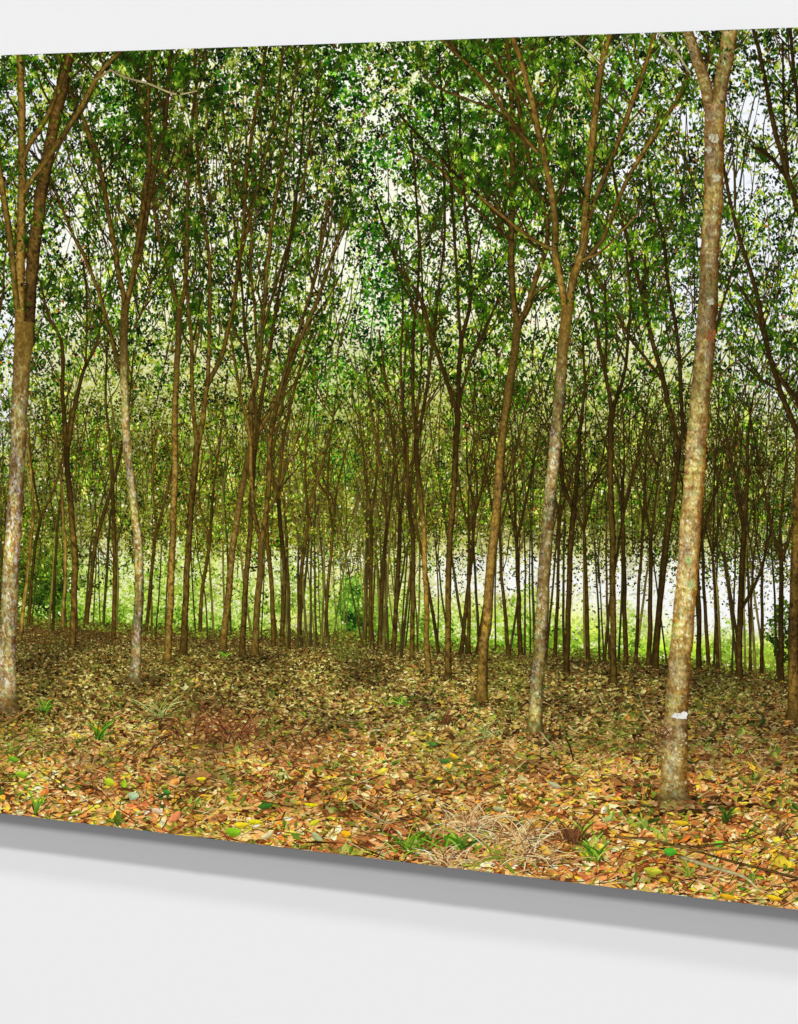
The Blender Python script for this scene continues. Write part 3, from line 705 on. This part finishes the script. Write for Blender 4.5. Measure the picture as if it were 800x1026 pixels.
T([[(274, 648, 5), (273, 597, 4.4), (269, 550, 4.2), (266, 510, 3.8)], [(266, 512, 3.2), (272, 460, 2.8), (284, 400, 2.4), (292, 330, 2)]], 'dark', 648, twigs=(7, 1.6, 55))
T([[(283, 645, 5), (285, 584, 4.4), (283, 545, 4.2), (279, 500, 4)], [(279, 502, 3.2), (284, 440, 3), (298, 380, 2.6), (314, 330, 2)], [(279, 502, 2.6), (272, 460, 2.4), (276, 400, 2)]], 'brown', 645, twigs=(7, 1.6, 55), limb_bark='dark')
T([[(300, 638, 4), (301, 584, 3.6), (306, 545, 3.6), (309, 519, 3.4)], [(309, 520, 2.8), (315, 492, 2.6), (330, 440, 2.2), (338, 390, 1.6)], [(309, 520, 2.4), (306, 460, 2.2), (312, 400, 1.6)]], 'dark', 638, twigs=(6, 1.5, 50))
T([[(326, 639, 3.4), (329, 584, 3), (334, 532, 2.8)], [(334, 534, 2.2), (338, 490, 2), (350, 440, 1.5)], [(334, 534, 2), (329, 490, 1.8), (331, 440, 1.3)]], 'dark', 639, twigs=(5, 1.3, 40))
# row right of the aisle
T([[(371, 644, 3.6), (372, 571, 3.4), (372, 520, 3)], [(372, 522, 2.4), (366, 470, 2.1), (360, 410, 1.5)], [(372, 522, 2.4), (378, 470, 2), (380, 400, 1.5)]], 'dark', 645, twigs=(6, 1.3, 50))
T([[(381, 648, 4), (384, 571, 3.8), (388, 530, 3.4)], [(388, 532, 2.8), (384, 480, 2.4), (374, 420, 2), (366, 360, 1.5)], [(388, 532, 2.6), (394, 480, 2.2), (396, 420, 1.8)]], 'brown', 650, twigs=(6, 1.4, 50), limb_bark='dark')
T([[(394, 653, 4.6), (399, 571, 4.4), (401, 520, 4)], [(401, 522, 3.2), (396, 460, 2.8), (389, 400, 2.4), (380, 330, 2)], [(401, 522, 3), (406, 470, 2.6), (404, 400, 2.2), (408, 330, 2)]], 'brown', 654, twigs=(7, 1.6, 55), limb_bark='dark')
T([[(413, 661, 5), (414, 600, 4.6), (414, 545, 4.4), (410, 500, 4)], [(410, 502, 3.4), (408, 450, 3), (402, 380, 2.4), (404, 300, 2), (400, 240, 1.6)], [(410, 502, 3), (416, 440, 2.8), (422, 370, 2.2), (424, 300, 1.8), (421, 230, 1.6)]], 'brown', 661, twigs=(8, 1.8, 60), limb_bark='dark')
T([[(430, 676, 6.4), (428, 640, 5.4), (427, 597, 5), (424, 519, 5), (418, 466, 5), (418, 440, 5)],
   [(418, 443, 4), (414, 390, 3.4), (415, 330, 3), (420, 270, 2.6), (418, 200, 2.2), (412, 130, 1.8)], [(418, 443, 3.8), (426, 400, 3.4), (433, 350, 3), (440, 290, 2.6), (446, 230, 2.2), (444, 160, 2)]], 'tan', 676, 'slim tree at the head of the aisle row', twigs=(9, 2, 60), limb_bark='dark')
# M
T([[(449, 680, 7), (449, 640, 6), (450, 571, 5.8), (454, 505, 5.6), (458, 440, 5.6), (459, 411, 6)],
   [(459, 414, 4.4), (447, 379, 4.2), (434, 340, 4), (421, 298, 3.6), (400, 269, 3), (388, 236, 2.6), (376, 200, 2)],
   [(459, 414, 4.6), (460, 371, 4.4), (463, 340, 4.2), (471, 306, 3.6), (471, 261, 3.2), (466, 200, 2.8), (462, 140, 2.4), (458, 60, 2)],
   [(462, 345, 3), (459, 292, 3), (456, 240, 2.8), (452, 180, 2.4), (444, 110, 2), (440, 45, 1.6)],
   [(461, 400, 2.6), (472, 360, 2.6), (486, 330, 2.4), (500, 300, 2)],
   [(400, 114, 2.6), (439, 156, 3), (479, 195, 3.3), (515, 230, 3.4), (545, 252, 3.2)]], 'brown', 680, 'dark brown tree with a wide low fork at the middle', twigs=(10, 2, 65), limb_bark='dark')
# N
T([[(482, 704, 15), (483, 694, 11.5), (485, 650, 10), (488, 624, 9.5), (493, 558, 9.3), (498, 505, 9), (504, 440, 8.6), (508, 403, 8.4), (515, 358, 8.2), (519, 321, 8.6)],
   [(519, 325, 6.8), (514, 292, 6.4), (513, 240, 6.2), (514, 193, 5.6), (514, 135, 5.2), (510, 43, 4.6)],
   [(519, 325, 6), (529, 306, 5.4), (539, 274, 5), (547, 250, 4.6), (549, 222, 4.4), (539, 190, 4.4), (529, 151, 4.4), (521, 109, 4.4), (508, 40, 4)],
   [(516, 350, 3), (522, 320, 3), (534, 296, 2.6), (552, 285, 2.2)],
   [(410, 151, 2), (440, 168, 2.4), (466, 198, 2.8), (510, 240, 3), (516, 246, 2.6)]], 'tan', 704, 'brown leaning tree left of the speckled forked trunk', twigs=(12, 2.2, 70), limb_bark='brown')
# U
T([[(568, 675, 6.4), (569, 640, 5.6), (571, 571, 5.4), (575, 508, 6)], [(575, 510, 4.4), (565, 487, 4), (562, 450, 3.4), (556, 400, 2.6)], [(575, 510, 4.4), (579, 470, 4), (581, 440, 3.6), (586, 390, 2.8), (584, 330, 2.2)], [(576, 505, 2.2), (590, 488, 2), (604, 474, 1.6)]], 'dark', 675, 'dark low forking tree right of the speckled trunk', twigs=(8, 1.8, 60))
# T6 and Q
T([[(616, 686, 8), (615, 650, 6.4), (614, 545, 6), (612, 440, 5.6), (614, 408, 6)], [(614, 412, 4), (606, 371, 3.6), (596, 319, 3.2), (590, 290, 2.8), (585, 250, 2)], [(614, 412, 4), (625, 379, 3.4), (629, 345, 3), (632, 300, 2.6), (628, 250, 2.2)], [(607, 372, 2.8), (608, 330, 2.4), (606, 280, 2)]], 'brown', 686, 'slender dark tree between the speckled trunk and the thick one', twigs=(9, 1.8, 60), limb_bark='dark')
T([[(657, 672, 6), (659, 630, 5.4), (663, 590, 5.2), (669, 540, 5.2), (676, 490, 5.2), (681, 450, 5.2)],
   [(681, 453, 5), (671, 408, 4.8), (663, 371, 4.8), (653, 337, 4.4), (640, 279, 4), (629, 240, 3.6), (620, 200, 3), (612, 150, 2.4)],
   [(683, 445, 4), (684, 424, 4), (680, 345, 3.8), (671, 292, 3.6), (665, 240, 3.4), (652, 190, 2.6), (648, 140, 2)],
   [(663, 379, 3), (645, 356, 2.8), (629, 334, 2.6), (606, 290, 2.2), (592, 262, 1.8)],
   [(650, 330, 2.4), (647, 290, 2.4), (646, 240, 2.2)]], 'dark', 672, 'dark tree fanning out behind the thick trunk', twigs=(9, 1.8, 60), limb_bark='dark')
for (x, yb, w, fk) in ((701, 672, 4.4, 560), (710, 668, 3.4, 540), (720, 672, 3, 555), (783, 684, 5.2, 560), (650, 668, 4.4, 540), (637, 666, 3.2, 520), (627, 668, 4.2, 510), (605, 664, 2.6, 520), (590, 662, 3.6, 530),
                       (556, 660, 3.2, 520), (522, 658, 4, 540), (510, 657, 3.4, 530), (470, 657, 3.4, 530), (478, 656, 3, 520), (462, 657, 3.6, 510), (440, 655, 3.0, 520), (764, 676, 3.2, 570), (752, 674, 2.4, 560),
                       (-40, 650, 8, 430), (-80, 690, 10, 380), (-130, 640, 6, 460), (-180, 670, 9, 400), (-225, 650, 7, 430), (830, 690, 6, 500), (870, 730, 13, 360), (900, 692, 6, 480), (938, 700, 8, 430)):
    T(far_tree(x, yb, w, fk), 'dark' if w < 6 else 'brown', yb, twigs=(5, 1.4, 50))
T([[(741, 680, 7), (742, 611, 6), (746, 540, 5.6), (746, 532, 5.6)], [(746, 535, 4), (740, 500, 3.4), (733, 460, 2.8), (724, 420, 2)], [(746, 535, 3.8), (749, 490, 3.2), (750, 440, 2.6), (756, 390, 1.8)], [(742, 612, 3.4), (752, 595, 3.2), (763, 571, 2.8), (771, 540, 2.2), (776, 510, 1.6)]], 'dark', 680, 'dark forked tree right of the thick trunk', twigs=(7, 1.6, 50))
# R, right edge limbs
T([[(830, 560, 7), (815, 490, 6.4), (800, 437, 5.6), (782, 390, 5.2), (771, 353, 4.8), (758, 292, 4.4), (742, 240, 3.8), (732, 200, 3.6), (722, 150, 2.6)],
   [(815, 440, 5), (800, 403, 4.8), (784, 382, 4.4), (774, 360, 3.6)], [(771, 353, 3), (760, 320, 2.8), (744, 290, 2.2), (735, 280, 1.8)], [(782, 392, 2.4), (760, 378, 2), (740, 360, 1.6)], [(717, 330, 2.2), (724, 305, 2.4), (731, 282, 2.2), (742, 248, 1.8), (748, 225, 1.2)]], 'dark', 690, 'brown limbs leaning in from the right edge', twigs=(8, 2, 60), limb_bark='dark')
T([[(820, 300, 8), (806, 226, 6.5), (800, 209, 6), (787, 167, 5.2), (774, 117, 4.8), (768, 85, 4.4), (761, 52, 4), (754, 22, 3.6)], [(803, 215, 4.4), (792, 183, 4), (771, 156, 3.4), (752, 146, 2.4)], [(806, 150, 4), (800, 110, 3.6), (795, 60, 3.4), (792, 28, 3)], [(790, 175, 3), (786, 110, 2.4), (785, 40, 2)]], 'dark', 700, 'dark upper limbs in the top right corner', twigs=(9, 2, 55), tone=.9)
T([[(796, 724, 17), (796, 712, 13), (796, 660, 12), (797, 600, 11.6), (800, 520, 11), (803, 440, 10)], [(803, 445, 8), (812, 380, 7), (822, 300, 6), (836, 200, 5)]], 'brown', 724, 'brown trunk cut by the right edge', twigs=(6, 2.4, 60))
# C
T([[(134, 686, 16), (135, 676, 11.5), (137, 655, 9.8), (139, 597, 9.2), (138, 545, 8.8), (133, 492, 8.6), (127, 440, 8.2), (125, 397, 8), (124, 358, 8.2), (126, 306, 8.2)],
   [(126, 310, 5.4), (118, 266, 5), (113, 236, 4.8), (108, 210, 4.8), (100, 166, 4.6), (90, 137, 4.2), (81, 113, 3.8), (68, 86, 3), (60, 70, 2.2)],
   [(126, 310, 6), (134, 274, 5.8), (138, 250, 5.6), (144, 203, 5.2), (150, 158, 5), (148, 106, 4.6), (152, 52, 4)],
   [(136, 268, 4.6), (144, 235, 4.6), (154, 178, 4.4), (164, 132, 4), (171, 50, 3.6)],
   [(122, 376, 4.2), (115, 352, 4), (105, 313, 3.6), (92, 274, 3.2), (76, 240, 3), (65, 215, 2.6), (50, 176, 2)],
   [(146, 200, 2.6), (165, 180, 2.6), (185, 155, 2), (196, 140, 1.6)],
   [(140, 250, 2.2), (150, 290, 1.8), (134, 330, 1.4)]], 'grey', 686, 'pale slightly bowed trunk forking high on the left', twigs=(11, 2.2, 65), limb_bark='brown')
# A
T([[(4, 716, 30), (5, 704, 24), (7, 680, 19), (8, 640, 17.6), (12, 560, 16.6), (16, 500, 16), (18, 440, 16), (21, 380, 17), (23.5, 340, 19), (25, 322, 19)],
   [(31, 345, 8), (30, 312, 10.5), (33, 260, 12.4), (39, 215, 12.2), (45, 171, 12), (56, 119, 11.6), (70, 50, 11.6)],
   [(21, 345, 9), (19.5, 300, 11), (21, 260, 9.4), (22, 184, 8), (22, 119, 7.4), (20, 50, 7)],
   [(18, 310, 6), (12, 255, 6.2), (6, 208, 6), (0, 171, 5.6), (-10, 110, 5)],
   [(24, 160, 4.4), (29, 146, 5), (47, 116, 5), (60, 85, 5), (71, 50, 4.6)],
   [(22, 196, 4.4), (29, 183, 5.6), (50, 155, 5.8), (79, 111, 5.4), (100, 74, 4.8), (121, 50, 4)],
   [(96, 80, 1.6), (113, 70, 2.2), (128, 78, 2.2), (150, 84, 2.2), (176, 94, 2), (198, 90, 1.2)]], 'pale', 716, 'thick pale lichen covered trunk at the left edge, splitting into several limbs', twigs=(8, 2.4, 60), limb_bark=['brown', 'tan', 'tan', 'tan', 'tan', 'twig'], lsize=1.05)
# O
T([[(535, 736, 19), (536, 726, 14.5), (538, 690, 13.2), (542, 645, 13), (546, 571, 12.4), (552, 492, 12), (557, 440, 11.6), (564, 358, 11), (569, 306, 11.6)],
   [(566, 314, 6.4), (563, 285, 7.4), (557, 250, 7), (556, 214, 7), (547, 161, 6.6), (539, 130, 6.4), (530, 88, 6), (514, 34, 5.4)],
   [(572, 314, 6.8), (574, 282, 8), (584, 250, 8), (586, 222, 7.6), (592, 161, 7.2), (597, 109, 6.8), (603, 64, 6.4), (612, 32, 5)],
   [(582, 256, 4.6), (595, 204, 5), (616, 151, 4.6), (640, 86, 4.4), (658, 30, 4)],
   [(586, 262, 3.8), (606, 236, 4), (624, 190, 3.8), (642, 157, 3.4), (674, 107, 3), (692, 72, 2.4)],
   [(603, 66, 3.4), (590, 52, 2), (574, 40, 1.6)],
   [(558, 250, 3.8), (542, 244, 3.6), (516, 226, 3.4), (480, 196, 3)],
   [(539, 153, 4.2), (510, 117, 4.2), (487, 82, 3.8), (462, 58, 3.2), (440, 36, 2.6)],
   [(529, 106, 3), (502, 69, 2.8), (473, 34, 2.2)],
   [(530, 148, 2.6), (502, 114, 2.6), (473, 101, 2.4), (440, 88, 2), (424, 76, 1.6)],
   [(580, 262, 2.6), (605, 250, 2), (640, 214, 1.6)]], 'grey', 736, 'speckled grey trunk right of centre forking into two long limbs', twigs=(9, 2.2, 70), limb_bark='tan', lsize=1.05)
# P
P_ = T([[(676, 806, 33), (676, 797, 27), (676, 765, 25), (678, 712, 24), (682, 660, 22.4), (689, 571, 21.4), (694, 505, 21), (698, 445, 20.4), (703, 387, 20), (709, 319, 19.4), (712, 240, 19), (715, 200, 19.4), (716, 138, 20), (717, 104, 21)],
   [(714, 118, 11), (709, 93, 12.4), (701, 65, 11.6), (689, 28, 10.2)],
   [(719, 118, 11), (722, 93, 14), (726, 67, 14.6), (733, 24, 16)],
   [(712, 60, 2.0), (714, 50, 1.6), (718, 40, 1)]], 'big', 806, 'thickest trunk of the picture, tan and lichen spotted, forking at the top edge', twigs=(4, 2.2, 50), limb_bark='big', lsize=1.1)
# white scar on the thick trunk, two pale lichen discs, dark knots
s = Sheet()
n = 60; x = np.clip(681 + R.normal(0, 3.6, n), 673, 687.5); y = 717 + R.normal(0, 1.4, n) - (x - 681) * .05
add_leaves(s, x, y, R.uniform(2, 5, n), R.uniform(.5, .9, n), R.normal(0, .4, n), .445 + R.uniform(0, .004, n), np.tile([232, 230, 222], (n, 1)).astype(float), .04)
s.build('white_scar', P_, M_INK)
for (cx, cy, r, c) in ((690, 561, 3.2, (170, 196, 130)), (693, 586, 4, (172, 190, 134)), (712, 336, 6, (130, 84, 50)), (716, 138, 4.5, (190, 190, 172)), (710, 150, 3, (176, 178, 160)), (718, 178, 4, (186, 184, 164)), (712, 302, 3.5, (176, 176, 160))):
    s = Sheet(); n = 26; a = R.uniform(0, 6.28, n); rr = np.sqrt(R.random(n)) * r
    add_leaves(s, cx + rr * np.cos(a), cy + rr * np.sin(a), R.uniform(r * .5, r * .9, n), R.uniform(.6, .9, n), R.uniform(0, 3, n), .437 + R.uniform(0, .004, n), np.tile(c, (n, 1)).astype(float), .07)
    s.build('lichen_spot', P_, M_INK)

s = Sheet()
n = 80; x = R.uniform(666, 688, n); y = R.uniform(728, 792, n); k = fbm(x, y, 9, 515, 2) > .52; x, y = x[k], y[k]; n = len(x)
add_leaves(s, x, y, R.uniform(1.4, 4, n), R.uniform(.5, .9, n), R.uniform(0, 3, n), .434 + R.uniform(0, .003, n), np.tile([186, 174, 144], (n, 1)).astype(float), .08)
tag(s.build('lichen_crust', P_, M_INK), kind='stuff')
# ------------------------------------------------------------------ things lying and growing on the printed floor
def blades(cx, cy, n, L, spread, pal, name, label=None, up=1.0, w=1.2, flop=.6, q=.47):
    s = Sheet()
    pal = np.array(pal, float)
    for i in range(n):
        x = cx + R.normal(0, spread * .3); y = cy + R.normal(0, spread * .10)
        a = -math.pi / 2 + R.normal(0, flop) if R.random() < up else R.uniform(-math.pi, 0.2)
        l = L * R.uniform(.5, 1.25); pts = [(x, y, w * R.uniform(.7, 1.2))]
        d = np.sign(math.cos(a) + 1e-6)
        for k in range(4):
            x += math.cos(a) * l / 4; y += math.sin(a) * l / 4 * .9; a += d * R.uniform(.05, .38)
            pts.append((x, y, w * (1 - .22 * (k + 1)) + .15))
        S = spline(pts, 3.0)
        X, Y, W = S[:, 0], S[:, 1], S[:, 2]
        tx = np.gradient(X); ty = np.gradient(Y); ll = np.hypot(tx, ty) + 1e-9
        u = np.array([-.5, 0, .5]); PX = X[:, None] - (ty / ll * W)[:, None] * u; PY = Y[:, None] + (tx / ll * W)[:, None] * u
        c = pal[R.integers(len(pal))] * R.uniform(.75, 1.2)
        cc = c[None, None] * np.array([.8, 1.1, .95])[None, :, None] * np.linspace(.75, 1.1, len(X))[:, None, None]
        s.grid(PX, PY, q + i * .00025, np.clip(cc, 0, 255))
    o = s.build(name, PRINT, M_INK)
    if label: o['label'] = label
    return o
straw = [(255, 216, 156), (240, 192, 130), (255, 236, 188), (190, 142, 96), (140, 92, 56)]
green = [(120, 172, 44), (150, 190, 60), (90, 140, 36), (176, 200, 90), (66, 116, 30)]
palegr = [(170, 184, 110), (196, 200, 130), (140, 160, 80)]
redtw = [(112, 66, 42), (138, 84, 54), (84, 50, 32), (164, 108, 72)]
blades(470, 828, 120, 27, 46, straw, 'straw_tuft', 'dry straw tuft left of the middle at the bottom edge', up=.5, flop=1.0)
blades(518, 842, 120, 28, 50, straw, 'straw_tuft', 'pale dry straw tuft at the bottom middle', up=.5, flop=1.0)
blades(448, 866, 90, 26, 40, straw, 'straw_tuft', 'dry straw at the bottom edge', up=.5, flop=1.0)
blades(573, 842, 80, 22, 20, [(110, 70, 42), (140, 96, 60), (84, 50, 30)], 'straw_tuft', 'small brown upright tuft', up=.95, flop=.45)
blades(536, 862, 60, 30, 50, straw, 'straw_tuft', up=.3, flop=1.2, w=1.5)
blades(458, 850, 18, 40, 26, green, 'grass_tuft', 'bright green broad blades among dry straw', up=1, flop=.5, w=3)
blades(418, 852, 26, 32, 34, green, 'grass_tuft', up=1, flop=.6, w=1.8)
blades(498, 858, 12, 44, 30, [(170, 176, 70), (140, 160, 60)], 'grass_tuft', up=.6, flop=1.2, w=2.4)
blades(596, 862, 22, 30, 18, green, 'grass_tuft', 'fresh grass tuft left of the fallen sticks', up=1, flop=.4, w=2)
blades(586, 836, 6, 22, 6, green, 'grass_tuft', up=1, flop=.3, w=3)
blades(690, 878, 8, 30, 5, [(196, 200, 100), (150, 176, 60)], 'grass_tuft', up=1, flop=.25, w=1.8)
blades(100, 740, 12, 28, 12, green, 'grass_tuft', 'green blades in the left leaf litter', up=1, flop=.45, w=2)
blades(160, 718, 16, 26, 18, palegr, 'grass_tuft', 'pale arching grass right of the bowed trunk', up=.7, flop=.9, w=1.5)
blades(36, 815, 8, 34, 4, [(150, 196, 76), (116, 170, 50)], 'grass_tuft', up=1, flop=.16, w=1.8)
blades(45, 712, 14, 14, 12, green, 'grass_tuft', up=1, flop=.6, w=1.6)
blades(490, 738, 12, 20, 14, palegr, 'grass_tuft', 'small pale grass tuft below the leaning tree', up=.8, flop=.8, w=1.3)
blades(400, 705, 16, 12, 14, green, 'grass_tuft', up=1, flop=.7, w=1.4)
blades(728, 822, 14, 18, 8, [(50, 80, 24), (74, 104, 34)], 'grass_tuft', up=1, flop=.4, w=1.6)
blades(225, 658, 10, 7, 6, green, 'grass_tuft', up=1, flop=.7, w=1.2)
tag(blades(200, 738, 70, 20, 150, redtw, 'twig_pile', 'reddish brown dead twigs left of centre', up=.8, flop=.8, w=1.1), kind='stuff')
blades(232, 738, 40, 26, 44, redtw, 'twig_pile', up=.9, flop=.6, w=1.3)
tag(blades(305, 760, 50, 12, 130, redtw, 'twig_pile', up=.5, flop=1.0, w=1.1), kind='stuff')
blades(448, 726, 14, 20, 8, [(120, 76, 48), (90, 54, 34)], 'twig_pile', up=1, flop=.3, w=1.4)
blades(786, 838, 20, 14, 16, [(150, 110, 80), (100, 60, 44)], 'twig_pile', up=1, flop=.6, w=1.3)
blades(660, 740, 14, 16, 30, redtw, 'twig_pile', up=.4, flop=1.1, w=1.1)

s = Sheet()
for _ in range(460):
    x = R.uniform(X0, X1); y = R.uniform(668, 900)
    if y < ground_line(x) + 14 or vn(x, y, 45, 733) < .42: continue
    z = float(gsize(y)); pal = np.array([(112, 148, 50), (144, 172, 72), (90, 128, 42), (166, 182, 104), (76, 108, 36)])
    m = int(R.integers(3, 9)); th = -math.pi / 2 + R.normal(0, .6, m); L = z * R.uniform(.35, .9, m)
    cx = x + R.normal(0, z * .45, m) + np.cos(th) * L * .4; cy = y + R.normal(0, z * .15, m) + np.sin(th) * L * .4
    c = pal[R.integers(0, 5, m)] * R.uniform(.75, 1.1) * .85 + np.array([24, 18, 8])
    add_leaves(s, cx, cy, L, R.uniform(.14, .5, m), th, .19 + R.uniform(0, .012, m), c.astype(float), .12)
tag(s.build('seedlings', PRINT, M_INK), 'small green weeds scattered through the leaf litter', kind='stuff')

for tw in ([(110, 69, 1.2), (122, 76, 1.8), (150, 84, 2), (176, 94, 1.8), (198, 91, 1)], [(655, 26, 1.8), (677, 51, 2.6), (693, 74, 1.6)], [(568, 34, 1), (590, 52, 1.7), (602, 64, 1.2)], [(603, 62, 1), (620, 46, 1.3), (634, 32, .8)]):
    s = Sheet(); ribbon(s, tw, 'twig', .452)
    s.build('bare_twig', PRINT, M_INK)['label'] = 'thin pale bare twig against the dark leaves' if tw[0][0] == 110 else 'thin pale bare twig'

def stick(pts, bark, q, label=None):
    s = Sheet(); ribbon(s, pts, bark, q)
    o = s.build('fallen_branch', PRINT, M_INK)
    if label: o['label'] = label
stick([(690, 850, 1.6), (730, 862, 2.2), (770, 872, 2.2), (800, 880, 2), (840, 892, 2)], 'brown', .50, 'dark fallen stick in the lower right corner')
stick([(616, 838, 1.6), (655, 842, 2.4), (700, 852, 2.2), (730, 850, 1.6)], 'tan', .501)
stick([(665, 846, 2), (700, 848, 2.4), (742, 842, 2), (766, 834, 1.2)], 'brown', .502)
stick([(680, 858, 3), (712, 868, 4), (745, 878, 3), (760, 890, 2)], 'twig', .503, 'pale splintered stick in the lower right')
stick([(541, 732, 1.4), (549, 742, 2), (558, 750, 1.4)], 'twig', .503)
stick([(567, 738, 1), (572, 750, 1.6), (575, 762, 1.4)], 'dark', .504)
stick([(0, 728, 3.6), (14, 720, 3), (30, 708, 2), (38, 702, 1.2)], 'tan', .505, 'short stick beside the foot of the left trunk')
stick([(36, 770, .8), (50, 779, 1.1), (66, 790, .8)], 'brown', .506)
stick([(262, 803, .8), (280, 806, 1.2), (298, 810, .8)], 'brown', .507)
stick([(350, 800, 1.4), (372, 816, 2), (392, 826, 1.4)], 'twig', .508)

# single bright leaves that catch the eye
s = Sheet()
SL = [(234, 833, 17, .7, .1, (128, 178, 40)), (242, 826, 16, .5, .0, (222, 196, 50)), (256, 823, 14, .5, .1, (214, 204, 40)), (266, 807, 15, .55, -.2, (58, 108, 40)), (347, 835, 11, .8, .3, (240, 178, 40)), (315, 824, 12, .6, -.5, (196, 196, 52)),
      (312, 806, 15, .35, .1, (212, 200, 30)), (98, 731, 11, .8, .5, (226, 170, 40)), (110, 783, 12, .8, .6, (176, 196, 50)), (125, 785, 11, .6, 1.5, (150, 186, 44)), (202, 780, 10, .5, 0, (224, 214, 40)), (167, 793, 9, .6, .4, (60, 130, 50)),
      (548, 852, 16, .6, 1.0, (226, 178, 36)), (590, 857, 20, .5, .3, (206, 180, 44)), (683, 824, 15, .5, .1, (206, 176, 44)), (655, 872, 20, .5, .2, (178, 180, 60)), (730, 898, 18, .4, .3, (214, 164, 40)), (776, 899, 18, .35, .3, (226, 180, 40)),
      (720, 845, 14, .6, -.2, (120, 186, 60)), (672, 853, 14, .8, .2, (80, 160, 50)), (380, 750, 10, .5, 0, (168, 84, 50)), (455, 757, 12, .5, .6, (216, 176, 50)), (434, 745, 10, .6, .4, (76, 124, 56)), (446, 762, 12, .5, .2, (70, 112, 48)),
      (134, 797, 12, .9, .2, (176, 196, 160)), (158, 812, 12, .6, .3, (222, 196, 170)), (175, 818, 18, .5, -.9, (222, 140, 100)), (44, 794, 14, .5, -.7, (216, 128, 70)), (182, 838, 16, .5, 0, (214, 172, 70)), (96, 842, 9, .5, 0, (150, 130, 70)),
      (22, 775, 14, .6, .1, (140, 176, 50)), (14, 760, 12, .6, .4, (110, 160, 44)), (610, 820, 12, .6, -.6, (160, 176, 110)), (500, 810, 13, .5, .2, (160, 166, 124)), (556, 786, 16, .4, .5, (176, 172, 140)), (430, 830, 14, .5, 1.1, (204, 178, 130)), (318, 838, 16, .5, .8, (166, 176, 130)), (268, 836, 16, .45, -.7, (214, 206, 160))]
for i, (cx, cy, L, asp, th, c) in enumerate(SL):
    c = np.array(c, float)
    u = np.linspace(-1, 1, 9); hw = L * asp * .5 * (1 - np.abs(u) ** 2.2) ** .8 * .9
    v = np.array([-1, -.5, 0, .5, 1.0])
    U, V = np.meshgrid(u, v, indexing='ij')
    lx = U * L * .5; ly = V * hw[:, None] + .06 * L * (1 - U ** 2)
    PX = cx + lx * math.cos(th) - ly * math.sin(th); PY = cy + (lx * math.sin(th) + ly * math.cos(th)) * .82
    sh_ = np.where(V < 0, 1.1, .86) * (1 + .0 * U) * np.where(np.abs(V) < .1, 1.22, 1) * (.85 + .3 * vn(lx * 3, ly * 3, 4, i))
    s.grid(PX, PY, .455 + i * .0004, np.clip(c * sh_[..., None], 0, 255))
bl_ = s.build('bright_leaves', PRINT, M_INK); tag(bl_, 'larger yellow, green and orange leaves lying on the litter', kind='stuff')

def foot_shadow_and_leaves(fx, fy, w):
    n = int(8 + w * 5)
    x = fx + R.normal(w * .25, w * .75, n); y = fy + R.normal(.04 * w, .13 * w + .6, n); L = gsize(y) * R.uniform(.4, .8, n)
    px, py = leafquads(x, y, L, L * .5, R.normal(0, .5, n))
    G.quads(px, py, .186 + R.uniform(0, .003, n), np.repeat((np.array([58, 42, 20]) * R.uniform(.6, 1.5, (n, 1)))[:, None, :], 4, 1))  # contact shadow round the trunk foot, inked as dark marks
    n = int(10 + w * 3.2)
    x = fx + R.normal(0, w * .62, n); y = fy + np.abs(R.normal(0, .12 * w + .8, n)) - w * .06
    L = gsize(y) * R.uniform(.45, .9, n)
    px, py = leafquads(x, y, L, L * R.uniform(.35, .6, n), R.normal(0, .6, n)); py = y[:, None] + (py - y[:, None]) * .7
    f = float(np.clip((fy - 665) / 90, 0, 1))
    c = np.where((R.random(n) < f)[:, None], pick(pal_near, w_near, n), pick(pal_far, w_far, n)) * .85
    G.quads(px, py, .432 + R.uniform(0, .012, n), np.clip(c[:, None, :] * (1 + .14 * R.normal(size=(n, 4, 1))), 0, 255))
for (fx, fy, fw) in FEET: foot_shadow_and_leaves(fx, fy, fw)
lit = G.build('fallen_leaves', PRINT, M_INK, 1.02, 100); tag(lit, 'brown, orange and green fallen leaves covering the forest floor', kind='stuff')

# ------------------------------------------------------------------ light
w_ = bpy.data.worlds.new('World'); SC.world = w_; w_.use_nodes = True
bg = w_.node_tree.nodes['Background']; bg.inputs[0].default_value = (1, 1, 1, 1); bg.inputs[1].default_value = AMB if 'AMB' in globals() else .30
def lamp(name, el, az, dist, size, power):
    l = bpy.data.lights.new(name, 'AREA'); l.shape = 'DISK'; l.size = size; l.energy = power
    o = bpy.data.objects.new(name, l); COL.objects.link(o)
    d = np.array([math.sin(az) * math.cos(el), -math.cos(az) * math.cos(el), math.sin(el)])
    c = np.array([.05, 0, -.1])
    o.location = c + d * dist
    import mathutils
    o.rotation_euler = mathutils.Vector(d).to_track_quat('Z', 'Y').to_euler()
    return o
rd = math.radians
lamp('low_gallery_lamp', rd(35), rd(-6), 45, 7.6, 7030)
lamp('main_gallery_lamp', rd(57), rd(-4), 45, 2.8, 12900)
lamp('high_gallery_lamp', rd(67.5), rd(4), 45, 3.6, 7000)

# ------------------------------------------------------------------ camera
cam = bpy.data.cameras.new('Camera'); co = bpy.data.objects.new('Camera', cam); COL.objects.link(co)
cam.sensor_fit = 'HORIZONTAL'; cam.sensor_width = 36; cam.lens = 36 * F / 800
cam.shift_y = -(513 - HZ) / 800
cam.clip_end = 100; cam.clip_start = .05
co.location = CAM; co.rotation_euler = (math.pi / 2, 0, YAW)
SC.camera = co
SC.view_settings.view_transform = 'Standard'; SC.view_settings.look = 'None'
SC.view_settings.exposure = 0; SC.view_settings.gamma = 1
